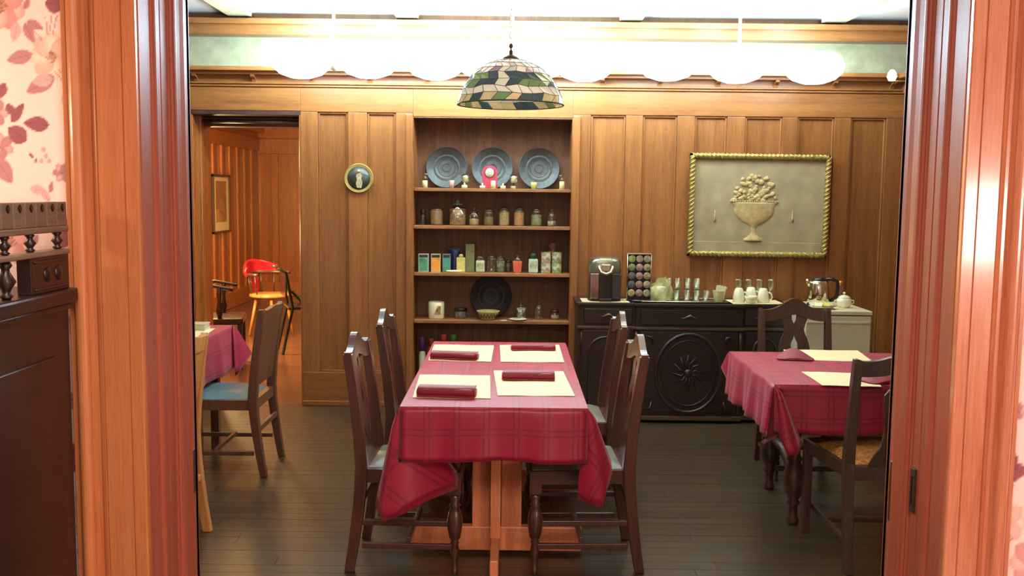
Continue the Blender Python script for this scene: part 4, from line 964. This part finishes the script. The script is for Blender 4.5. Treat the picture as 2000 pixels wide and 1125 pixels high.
obj('leading', lead, plain('lead_came', rgb(96, 100, 96), .45, metal=.4), lp)
obj('cap', MB().lathe([(.034, LH-.008), (.030, LH+.004), (.012, LH+.014), (.008, LH+.018), (.008, LH+.030), (.004, LH+.032), (.003, LH+.038), (.009, LH+.044), (.007, LH+.054), (.002, LH+.058)], seg=16), DBRASS, lp)
ch = MB(); zc = LH+.056; i = 0
while zc < 2.86-LZ-.02:
    pts = [(.006*math.cos(a) if i % 2 else 0, 0 if i % 2 else .006*math.cos(a), zc+.011+.013*math.sin(a)) for a in [k*math.pi/5 for k in range(10)]]
    ch.tube(pts, .0014, 4, closed=True); zc += .021; i += 1
obj('chain', ch, SILVER, lp)
obj('ceiling_rose', MB().lathe([(.002, 2.86-LZ-.03), (.03, 2.86-LZ-.022), (.045, 2.86-LZ-.001)], seg=18), SILVER, lp)

# ------------------------------------------------------------------ chandeliers of big opal shades, added to white out the top like glare
OPAL = plain('lit_opal_glass', rgb(250, 248, 238), .3, noise=0, emit=(.97, .96, .90, 1), es=GLOBE)
LITB = plain('white_metal', rgb(236, 234, 224), .4, noise=0)
def glare_chandelier(cx, cy, shades, label):
    t = thing('glare_chandelier', label, 'glare_chandelier', (cx, cy, 2.30))
    obj('rod', MB().tube([(0, 0, .12), (0, 0, .555)], .010, 8), LITB, t)
    obj('canopy', MB().lathe([(.02, .50), (.06, .53), (.07, .559)], seg=20), LITB, t)
    obj('hub', MB().lathe([(.0, .08), (.03, .09), (.045, .13), (.03, .17), (.01, .19)], seg=16), LITB, t)
    for sx, sy in shades:
        dx, dy = sx-cx, sy-cy
        obj('arm', MB().tube([(0, 0, .14), (dx*.4, dy*.4, .20), (dx*.8, dy*.8, .27), (dx, dy, .22)], .008, 8), LITB, t)
        obj('shade', MB().lathe([(.0, 0.02), (.07, .026), (.14, .05), (.185, .09), (.20, .14), (.18, .19), (.12, .225), (.03, .235), (.0, .235)], dx, dy, .015, 28), OPAL, t)
        light('glare_uplight', 'POINT', (sx, sy, 2.62), UPL*(1.0 if sx < .9 else .5), (.50, .77, 1.0), .07)  # added above each closed shade to wash ceiling and upper wall with glare
def sx(px, Yd=6.6): return at(px, 120, Yd).x
glare_chandelier(sx(655), 6.55, [(sx(588), 6.6), (sx(722), 6.55)], 'added cluster of lit opal glass shades whitening the left of the ceiling')
glare_chandelier(sx(1000), 6.55, [(sx(850), 6.6), (sx(950), 6.5), (sx(1050), 6.5), (sx(1142), 6.6)], 'added cluster of lit opal glass shades whitening the ceiling behind the stained glass lamp')
glare_chandelier(sx(1440), 6.55, [(sx(1300), 6.5), (sx(1440), 6.6), (sx(1590), 6.6)], 'added cluster of lit opal glass shades whitening the right of the ceiling')
p = at(1742, 150, 6.6)
sc1 = thing('wall_sconce', 'small bare bulb sconce glowing near the right corner', 'sconce', (2.80, 6.6, p.z))
obj('plate', MB().lathe([(.04, 0), (.04, .012), (0, .016)], .022, 0, 0, 16, axis='x'), BRASS, sc1)
bl = MB().lathe([(0, -.03), (.02, -.025), (.032, 0), (.026, .025), (.012, .045), (0, .045)], p.x-2.80, 0, 0, 16)
obj('bulb', bl, OPAL, sc1); obj('arm', MB().tube([(.022, 0, 0), (-.03, 0, -.03), (p.x-2.80, 0, -.03)], .006, 8), BRASS, sc1)

# ------------------------------------------------------------------ sideboard
SY, SX0, SX1, SZ = 6.72, .462, 1.93, .842
sb = thing('sideboard', 'dark carved sideboard with an oval-panelled centre against the right wall panels', 'sideboard', (0, SY, 0))
cx0, cx1 = at(1243, 600, SY-.03).x, at(1452, 600, SY-.03).x
obj('top', MB().box(SX0-.015, SX1+.015, -.012, .385, SZ-.024, SZ).box(cx0-.015, cx1+.015, -.045, .1, SZ-.024, SZ), WALNUT, sb, .005)
obj('carcass', MB().box(SX0, SX1, .02, .38, .03, SZ-.024).box(cx0, cx1, -.015, .05, .03, SZ-.024), WALNUT, sb, .003)
obj('waist_moulding', MB().box(SX0-.008, SX1+.008, -.006, .03, .655, .675).box(cx0-.008, cx1+.008, -.036, .0, .655, .675), wood('brown_moulding', rgb(56, 38, 26), rgb(92, 66, 44), .35, .4, axis='x'), sb, .004)
obj('base_moulding', MB().box(SX0-.008, SX1+.008, -.01, .03, .02, .05).box(cx0-.008, cx1+.008, -.04, .0, .02, .05), wood('brown_base', rgb(56, 38, 26), rgb(92, 66, 44), .35, .4, axis='x'), sb, .004)
def pull(x, y, parent):
    m = MB().tube([(x-.062, y-.006, 0), (x-.04, y-.012, -.004), (x-.018, y-.014, .006), (x, y-.016, .012), (x+.018, y-.014, .006), (x+.04, y-.012, -.004), (x+.062, y-.006, 0)], [.003, .005, .008, .014, .008, .005, .003], 8)
    m.v = [(a, b, c+.745) for a, b, c in m.v]; obj('pull', m, DBRASS, parent)
for a, b, yf in ((SX0+.04, cx0-.02, .0), (cx0+.03, cx1-.03, -.032), (cx1+.02, SX1-.04, .0)):
    d_ = obj('drawer', MB().box(a, b, yf, yf+.03, .69, .80), WALNUT, sb, .006); pull((a+b)/2, yf, d_)
# doors: centre with big oval ring, sides with arched panels
dr = obj('door', MB().box(cx0+.03, cx1-.03, -.030, .0, .075, .645), WALNUT, sb, .004)
cxm = (cx0+cx1)/2
ovl = lambda rx, rz, r: MB().tube([(cxm+rx*math.cos(a), -.034, .355+rz*math.sin(a)) for a in [i*math.pi/24 for i in range(48)]], r, 8, closed=True)
obj('oval_moulding', ovl(.225, .275, .013), WALNUT, dr); obj('oval_moulding', ovl(.185, .23, .005), WALNUT, dr)
for a in range(12):
    g = a*math.pi/6; obj('carved_leaf', MB().tube([(cxm+.02*math.cos(g), -.031, .355+.02*math.sin(g)), (cxm+.05*math.cos(g+.3), -.034, .355+.065*math.sin(g+.3)), (cxm+.11*math.cos(g), -.031, .355+.13*math.sin(g))], [.004, .007, .003], 6), WALNUT, dr)
obj('carved_boss', MB().lathe([(.03, .030), (.026, .040), (.012, .046), (0, .047)], cxm, 0, .355, 16, axis='y'), WALNUT, dr)
for sxx in (-1, 1):
    for szz in (-1, 1): obj('carved_corner', MB().tube([(cxm+sxx*.30, -.03, .355+szz*.26), (cxm+sxx*.26, -.038, .355+szz*.25), (cxm+sxx*.25, -.03, .355+szz*.20)], [.005, .010, .004], 6), WALNUT, dr)
for a, b in ((SX0+.03, cx0-.03), (cx1+.03, SX1-.03)):
    ds = obj('door', MB().box(a, b, .0, .03, .075, .645), WALNUT, sb, .004); m_ = (a+b)/2; h2 = (b-a)/2-.05
    pts = [(m_-h2, .11), (m_-h2, .50)] + [(m_+h2*math.cos(math.radians(g)), .50+.10*math.sin(math.radians(g))) for g in range(150, 29, -20)] + [(m_+h2, .50), (m_+h2, .11)]
    obj('arched_moulding', MB().tube([(x_, -.004, z_) for x_, z_ in pts], .009, 6, closed=True), WALNUT, ds)
    obj('carved_stem', MB().tube([(m_, -.002, .2), (m_+.03, -.006, .3), (m_-.03, -.006, .4), (m_, -.002, .5)], [.004, .010, .010, .004], 6).lathe([(.03, 0), (.02, .008), (0, .010)], m_, 0, .35, 12, axis='y'), WALNUT, ds)
    obj('knob', MB().lathe([(.008, 0), (.006, .008), (.011, .016), (0, .022)], (cx0+.0-.045 if b < cxm else b-.02), 0, .36, 12, axis='y'), SILVER, ds)
for xx in (SX0+.03, cx0+.01, cx1-.01, SX1-.03):
    yy = -.012 if cx0-.02 < xx < cx1+.02 else .02
    obj('post', MB().lathe([(.014, .06), (.018, .10), (.012, .14), (.019, .3), (.012, .45), (.018, .5), (.016, .56), (.013, .65)], xx, yy, 0, 12), WALNUT, sb)
    obj('foot', MB().lathe([(.018, 0), (.026, .012), (.020, .03)], xx, yy+.03, 0, 12), WALNUT, sb)

# things on the sideboard
ZS = SZ
def onS(px, Yd): return (bx(px, Yd), Yd, ZS)
m1_ = tag(obj('paper_mat', MB().box(-.165, .165, -.14, .10, 0, .0015), MAT, None, loc=(bx(1185, 6.82), 6.86, ZS+.0005)), 'cream paper mat under the coffee maker', 'mat')
cm = thing('coffee_maker', 'black and silver single-cup coffee maker at the left end of the sideboard', 'coffee maker', (bx(1183, 6.86), 6.86, ZS+.003))
W2 = .120
shp = lambda w_, d_, r: [(w_*math.copysign(abs(math.cos(a))**.55, math.cos(a)), d_*math.copysign(abs(math.sin(a))**.55, math.sin(a))) for a in [i*math.pi/16 for i in range(32)]]
obj('housing', MB().prism(shp(.112, .11, 0), 'z', .0, .20, smooth=True), DGREY, cm)
obj('base_plate', MB().prism(shp(.116, .118, 0), 'z', 0, .018, smooth=True), BLACK, cm)
obj('head', MB().grid(lambda u, v: (( .116*(1-.45*v**3))*math.copysign(abs(math.cos(2*math.pi*u))**.6, math.cos(2*math.pi*u)), (.115*(1-.45*v**3))*math.copysign(abs(math.sin(2*math.pi*u))**.6, math.sin(2*math.pi*u)), .20+.105*math.sin(v*math.pi/2)), 36, 9, cu=True).prism(shp(.064, .063, 0), 'z', .298, .305), plain('smoked_silver', rgb(120, 124, 104), .25, metal=.6, coat=.5, noise=.1), cm)
obj('water_tank', MB().box(-.108, -.045, -.112, -.09, .02, .195), glass('smoked_tank', (.5, .5, .46, 1), .2), cm, .004)
obj('cup_bay', MB().box(-.042, .042, -.118, -.10, .02, .20), BLACK, cm, .004)
obj('side_cover', MB().box(.045, .108, -.112, -.09, .02, .195), DGREY, cm, .004)
obj('brew_handle', MB().tube([(-.044, -.085, .255), (-.046, -.118, .235), (-.036, -.128, .205), (0, -.132, .192), (.036, -.128, .205), (.046, -.118, .235), (.044, -.085, .255)], .011, 8), SILVER, cm)
obj('button_panel', MB().box(-.034, .034, -.128, -.10, .210, .262), SILVER, cm, .008)
obj('lid_hinge', MB().box(-.05, .05, -.10, .05, .27, .302), SILVER, cm, .012)
obj('drip_tray', MB().box(-.045, .045, -.135, -.10, 0, .022), BLACK, cm, .004)

pk = thing('pod_carousel', 'black rack holding fifteen coffee pods in five rows', 'pod rack', (bx(1251, 6.84), 6.84, ZS))
obj('base', MB().lathe([(.085, 0), (.086, .010), (.070, .016), (0, .016)], seg=28), BLACK, pk)
obj('post', MB().box(-.082, .082, .005, .04, .012, .33), BLACK, pk, .004)
obj('top_cap', MB().box(-.085, .085, -.045, .045, .330, .338), SILVER, pk, .003)
for xx in (-.084, .082): obj('side_wire', MB().tube([(xx, -.03, .014), (xx, -.03, .334)], .003, 6), CHROME, pk)
PC = [rgb(150, 176, 100), rgb(176, 156, 140), rgb(166, 160, 140), rgb(120, 140, 100), rgb(164, 130, 128), rgb(160, 150, 120), rgb(104, 108, 110), rgb(166, 128, 124), rgb(160, 152, 120), rgb(84, 96, 104), rgb(160, 134, 128), rgb(168, 156, 124), rgb(176, 162, 116), rgb(160, 134, 134), rgb(150, 156, 124)]
for r in range(5):
    for c in range(3):
        x_ = (c-1)*.0535 - .001; z_ = .300 - r*.060
        pd = obj('coffee_pod', MB().lathe([(.019, -.035), (.0225, -.002), (.0255, 0), (.0255, .003), (.024, .004), (0, .004)], x_, -.035, z_, 20, axis='y'), plain('pod_foil_%d' % (r*3+c), PC[r*3+c], .35, metal=.1, noise=.35, scale=60), pk)
        pd['label'] = 'round coffee pod with its foil lid facing out'
for o in list(pk.children):
    if o.name.startswith('coffee_pod'): del o['label']

ty = thing('glass_tray', 'dark oblong tray carrying the tumblers', 'tray', onS(1335, 6.82))
obj('plate', MB().box(-.29, .31, -.105, .12, 0, .006), DGREY, ty, .003)
obj('rim', MB().tube([(-.29, -.105, .010), (.31, -.105, .010), (.31, .12, .010), (-.29, .12, .010)], .005, 6, closed=True), SILVER, ty)
bagt = thing('plastic_bag', 'crumpled clear plastic bag of cups beside the pod rack', 'bag', (bx(1297, 6.80), 6.80, ZS+.007))
def bf(u, v):
    a = 2*math.pi*u; n_ = .10*math.sin(3*a+4*v)+.07*math.sin(7*a-9*v); r_ = (.072+.012*math.sin(v*3))*(1-.25*v)
    return (r_*(1+n_)*math.cos(a) - .02*v, r_*.6*(1+n_)*math.sin(a), .002+.135*v + .035*v*math.cos(a-.4) + .006*math.sin(5*a))
BAG2 = plain('cloudy_plastic', rgb(186, 192, 132), .3, coat=.6, noise=.2, scale=30)
obj('film', MB().grid(bf, 30, 9, cu=True), BAG2, bagt); obj('inner_cups', MB().lathe([(.03, .004), (.045, .10), (.04, .104), (0, .104)], -.01, 0, 0, 16), CHINA, bagt)
gl0 = thing('tumbler', 'clear glass', 'glass', (0, 0, 0), 0, 'clear tumblers standing on the tray')
obj('glass_body', MB().lathe([(.019, 0), (.021, .004), (.027, .074), (.0285, .076), (.026, .074), (.020, .008), (0, .008)], seg=16), GLASSC, gl0)
obj('thick_foot', MB().lathe([(.020, .001), (.021, .007), (0, .007)], seg=16), plain('frosted_foot', rgb(170, 172, 140), .3, noise=.1), gl0)
GZ = ZS+.0065
locs = []
for k, px in enumerate((1289, 1309, 1327, 1347, 1365)): locs.append((px, 6.90, 0, 'upright tumbler, %s of the back row of glasses' % ['leftmost', 'second from left', 'middle one', 'second from right', 'rightmost'][k]))
for k, px in enumerate((1289, 1309, 1327, 1347, 1365)): locs.append((px, 6.90, .076, 'tumbler stacked on top, %s of the back row of glasses' % ['leftmost', 'second from left', 'middle one', 'second from right', 'rightmost'][k]))
for k, px in enumerate((1326, 1346, 1365, 1384)): locs.append((px, 6.79, 0, 'front row tumbler, %s, before the stacked glasses' % ['leftmost of four', 'second of four', 'third of four', 'rightmost of four'][k]))
first = True
for px, Yd, dz, lb in locs:
    l = (bx(px, Yd), Yd, GZ+dz)
    if first: gl0.location = l; gl0['label'] = lb; first = False
    else: dup(gl0, l, 0, lb)
sg = thing('packet_bowl', 'ruffled pale glass bowl of sweetener packets right of the tumblers', 'bowl', onS(1410, 6.80))
obj('bowl', MB().grid(lambda u, v: ((.026+.022*v**.7)*(1+.06*v*math.sin(12*math.pi*u))*math.cos(2*math.pi*u), (.026+.022*v**.7)*(1+.06*v*math.sin(12*math.pi*u))*math.sin(2*math.pi*u), .004+.078*v), 48, 6, cu=True).lathe([(.026, .0), (.026, .006), (0, .006)], seg=20), plain('pale_green_glass', rgb(206, 208, 150), .2, coat=.5, noise=.15), sg)
for k, (a, b, tl) in enumerate(((.0, .0, .5), (.014, .006, .6), (-.016, -.004, .1), (-.004, .014, .3))):
    M = Matrix.Translation((a, b, .06)) @ Matrix.Rotation(tl, 4, 'Y'); obj('packet', MB().box(-.011, .011, -.0015, .0015, -.02, .062, M), CHINA, sg)
# mugs upside down and stemware behind
mp_ = tag(obj('paper_mat', MB().box(-.17, .19, -.12, .13, 0, .0015), MAT, None, loc=(bx(1478, 6.84), 6.84, ZS+.0005)), 'cream paper mat under the white mugs', 'mat')
mg = thing('mug', 'white china mug', 'mug', (0, 0, 0), 0, 'upturned white mugs on the sideboard')
obj('cup', MB().lathe([(.040, 0), (.042, .003), (.041, .03), (.036, .07), (.026, .096), (.022, .100), (.018, .098), (0, .098)], seg=24), CHINA, mg)
obj('handle', MB().tube([(.036, 0, .075), (.055, 0, .062), (.062, 0, .040), (.056, 0, .022), (.040, 0, .016)], .005, 8), CHINA, mg)
mugs = [(1449, 6.80, 'leftmost upturned white mug on the paper mat'), (1473, 6.87, 'middle upturned white mug, behind the white bowl'), (1497, 6.80, 'rightmost upturned white mug, its handle to the right')]
for k, (px, Yd, lb) in enumerate(mugs):
    l = (bx(px, Yd), Yd, ZS+.003)
    if k == 0: mg.location = l; mg['label'] = lb; mg.rotation_euler = (0, 0, -.3)
    else: dup(mg, l, -.3, lb)
wb_ = thing('white_bowl', 'low white bowl in front of the upturned mugs', 'bowl', (bx(1473, 6.765), 6.765, ZS+.003))
obj('bowl', MB().lathe([(.025, 0), (.03, .004), (.044, .032), (.046, .048), (.043, .048), (.038, .030), (0, .008)], seg=24), CHINA, wb_)
sm = thing('stem_glass', 'clear stem glass', 'glass', (0, 0, 0), 0, 'stem glasses standing behind the mugs')
obj('bowl', MB().lathe([(.004, .06), (.020, .075), (.027, .100), (.026, .135), (.030, .150), (.028, .150), (.024, .135), (.024, .102), (0, .07)], seg=16), GLASSC, sm)
obj('stem', MB().lathe([(.026, 0), (.024, .003), (.005, .008), (.004, .06)], seg=14), GLASSC, sm)
for k, px in enumerate((1447, 1467, 1488, 1511)):
    l = (bx(px, 6.97), 6.97, ZS+.001); lb = 'clear stem glass behind the mugs, %s' % ['leftmost of four', 'second of four', 'third of four', 'rightmost of four'][k]
    if k == 0: sm.location = l; sm['label'] = lb
    else: dup(sm, l, 0, lb)

# ------------------------------------------------------------------ small white fridge and what stands on it
fx0, fx1, fy, fz = bx(1583, 6.40), bx(1713, 6.40), 6.40, .838
fxx = (fx0+fx1)/2; fh = (fx1-fx0)/2
fd = thing('mini_fridge', 'small white refrigerator between the sideboard and the right corner', 'refrigerator', (fxx, fy, 0))
obj('cabinet', MB().box(-fh, fh, .045, .55, .02, fz-.03), WHITE, fd, .006)
obj('top_panel', MB().box(-fh-.004, fh+.004, -.004, .56, fz-.028, fz), WHITE, fd, .005)
dd_ = obj('door', MB().box(-fh, fh, 0, .042, .03, fz-.034), WHITE, fd, .008)
obj('handle_strip', MB().box(-fh+.006, fh-.006, -.006, .004, fz-.085, fz-.070), WHITE, dd_, .003)
obj('foot', MB().box(-fh+.02, fh-.02, .06, .5, 0, .022), BLACK, fd)
ZF = fz+.001
def onF(px, Yd, dz=0): return (bx(px, Yd), Yd, ZF+dz)
mt2 = tag(obj('paper_mat', MB().box(-.16, .17, -.14, .16, 0, .0015), MAT, None, loc=(fxx, 6.66, ZF)), 'cream paper mat on top of the white refrigerator', 'mat')
kt = thing('electric_kettle', 'chrome electric kettle with a black handle on the refrigerator', 'kettle', onF(1606, 6.72, .002))
obj('body', MB().lathe([(.070, .012), (.074, .02), (.072, .10), (.066, .15), (.058, .17), (.05, .176)], seg=32), CHROME, kt)
obj('base', MB().lathe([(.078, 0), (.078, .010), (.070, .014), (0, .014)], seg=28), BLACK, kt)
obj('lid', MB().lathe([(.058, .170), (.050, .186), (.02, .192), (0, .192)], seg=24), BLACK, kt)
obj('handle', MB().tube([(.045, -.012, .182), (.085, -.02, .182), (.118, -.026, .165), (.124, -.026, .12), (.116, -.024, .06), (.075, -.012, .030)], [.012, .014, .014, .013, .012, .012], 10), BLACK, kt)
obj('spout', MB().tube([(-.060, 0, .135), (-.075, 0, .16), (-.088, 0, .178)], [.018, .014, .010], 10), CHROME, kt)
sgb = thing('sugar_bowl', 'lidded white china sugar bowl at the right of the refrigerator top', 'sugar bowl', onF(1657, 6.58, .002))
obj('pot', MB().lathe([(.030, 0), (.034, .004), (.050, .025), (.052, .045), (.044, .062), (.040, .066)], seg=28), CHINA, sgb)
ld = obj('lid', MB().lathe([(.042, .064), (.038, .074), (.018, .084), (.006, .087)], seg=24), CHINA, sgb); obj('knob', MB().lathe([(.005, .086), (.004, .090), (.010, .096), (.008, .104), (0, .107)], seg=12), CHINA, ld)
for s in (-1, 1): obj('handle', MB().tube([(s*.046, 0, .050), (s*.064, 0, .048), (s*.066, 0, .032), (s*.048, 0, .024)], .0045, 8), CHINA, sgb)
pt = thing('serving_plate', 'silver oval plate of wrapped tea bags in front of the kettle', 'plate', onF(1612, 6.50, .002))
pl_ = obj('dish', MB().lathe([(.05, 0), (.07, .003), (.105, .016), (.103, .018), (.066, .006), (0, .005)], seg=32), SILVER, pt); pl_.scale = (1, .6, 1)
for k, (a, b, r_, mm) in enumerate(((-.05, .0, .3, CHINA), (-.02, -.01, -.5, CHINA), (.0, .02, .9, col('pink_packet', 206, 120, 120)), (.035, .0, -.3, col('yellow_packet', 210, 196, 90)), (.055, .01, .4, CHINA))):
    M = Matrix.Translation((a, b, .028)) @ Matrix.Rotation(r_, 4, 'Z') @ Matrix.Rotation(.5, 4, 'X'); obj('tea_bag', MB().box(-.026, .026, -.020, .020, -.004, .004, M), mm, pt, .001)
sy_ = thing('syrup_bottle', 'small glass bottle with an orange cap behind the sugar bowl', 'bottle', onF(1648, 6.86, .002))
obj('body', MB().lathe([(.026, 0), (.028, .004), (.028, .09), (.012, .125), (.012, .135)], seg=18), glass('amber_bottle', (.7, .5, .3, 1), .15), sy_)
obj('cap', MB().lathe([(.015, .132), (.015, .155), (0, .157)], seg=14), col('orange_cap', 214, 140, 30), sy_)

# ------------------------------------------------------------------ parlour furniture seen through the doorway
# captain's chair with red vinyl back
cp = at(530, 620, 10.6)
cc = thing('captains_chair', 'wooden armchair with a glossy red back in the far room', 'chair', (cp.x, 10.6, 0), 4.2)
obj('seat', MB().lathe([(.22, .43), (.235, .44), (.225, .465), (0, .46)], seg=28), BLONDE, cc)
for a in (45, 135, 225, 315):
    g = math.radians(a); obj('leg', MB().tube([(.15*math.cos(g), .15*math.sin(g), .44), (.235*math.cos(g), .235*math.sin(g), 0)], [.018, .014], 8), BLONDE, cc)
obj('arm_bow', MB().tube([(.25*math.cos(math.radians(a)), .25*math.sin(math.radians(a)), .68) for a in range(170, 371, 20)], .018, 8), CHAIRD, cc)
obj('backrest', MB().grid(lambda u, v: ((.262+.02*math.sin(v*math.pi)*(1 if True else 0))*math.cos(math.radians(205+130*u)), (.262+.02*math.sin(v*math.pi))*math.sin(math.radians(205+130*u)), .655+.17*v*(.55+.45*math.sin(math.pi*u))), 16, 6), REDV, cc, solid=.03)
for a in (180, 215, 250, 290, 325, 360):
    g = math.radians(a); obj('spindle', MB().tube([(.21*math.cos(g), .21*math.sin(g), .455), (.245*math.cos(g), .245*math.sin(g), .67)], .009, 6), CHAIRD, cc)
obj('red_cushion', MB().box(-.05, .05, -.24, -.22, .46, .66), REDV, cc, .01)
# black armchair
bp_ = at(440, 640, 8.7)
ba = thing('armchair', 'black wooden armchair against the far room panelling', 'chair', (bp_.x-.05, 8.7, 0), .2)
obj('seat', MB().box(-.26, .22, -.22, .24, .40, .46), wood('black_chair', rgb(20, 14, 14), rgb(46, 32, 30), .3, .4), ba, .012)
BK = ba.children[0].data.materials[0]
for yy in (-.2, .22):
    obj('arm', MB().tube([(-.22, yy, .74), (-.05, yy, .75), (.10, yy, .72), (.14, yy, .71)], .016, 8), BK, ba)
    obj('arm_post', MB().lathe([(.018, .46), (.030, .52), (.016, .60), (.022, .68), (.016, .73)], .02, yy, 0, 12), BK, ba)
for xx in (-.22, .19):
    for yy in (-.19, .21): obj('leg', MB().box(xx-.02, xx+.02, yy-.02, yy+.02, 0, .41), BK, ba, .003)
obj('backrest', MB().box(-.27, -.24, -.21, .23, .46, 1.0), BK, ba, .01)
# dark metal folding chair at the doorway's right
fp_ = at(583, 620, 9.6)
fc = thing('folding_walker', 'dark metal framed folding seat half hidden at the far doorway edge', 'walker', (fp_.x+.02, 9.6, 0), .35)
BM = plain('dark_green_metal', rgb(40, 52, 44), .3, metal=.6)
for s in (-.2, .2):
    obj('frame', MB().tube([(-.20, s, 0.0), (-.10, s, .45), (-.16, s, .80), (-.24, s, .84)], .014, 8), BM, fc)
    obj('frame', MB().tube([(.22, s, 0.0), (.05, s, .45), (-.10, s, .62)], .012, 8), BM, fc)
obj('seat', MB().box(-.14, .16, -.19, .19, .43, .46), BLACK, fc, .01); obj('back_sling', MB().box(-.17, -.15, -.19, .19, .55, .78), BLACK, fc, .01)
# framed picture on the left parlour wall
pa = [at(413, 400, 1), at(446, 400, 1)]
ys = [3.765*-1/(p_.x) for p_ in pa]; z1 = at(430, 341, (ys[0]+ys[1])/2).z; z0 = at(430, 455, (ys[0]+ys[1])/2).z
pf_ = thing('framed_print', 'narrow framed print with a pale mount on the far room panelling', 'picture', (-3.765, (ys[0]+ys[1])/2, (z0+z1)/2))
hy, hz = abs(ys[1]-ys[0])/2, (z1-z0)/2
fm = MB(); e = .03
for a in ((-hy, hy, hz-e, hz), (-hy, hy, -hz, -hz+e), (-hy, -hy+e, -hz, hz), (hy-e, hy, -hz, hz)): fm.box(.0, .03, a[0], a[1], a[2], a[3])
obj('frame', fm, CHAIRD, pf_, .003); obj('mount', MB().box(.002, .012, -hy+.02, hy-.02, -hz+.02, hz-.02), MAT, pf_)
obj('printed_picture', MB().box(.012, .014, -hy*.62, hy*.62, -hz*.62, hz*.78), speckle('print_tones', [rgb(190, 140, 84), rgb(150, 110, 90), rgb(206, 166, 100)], 6), pf_)
# rug in the far room doorway
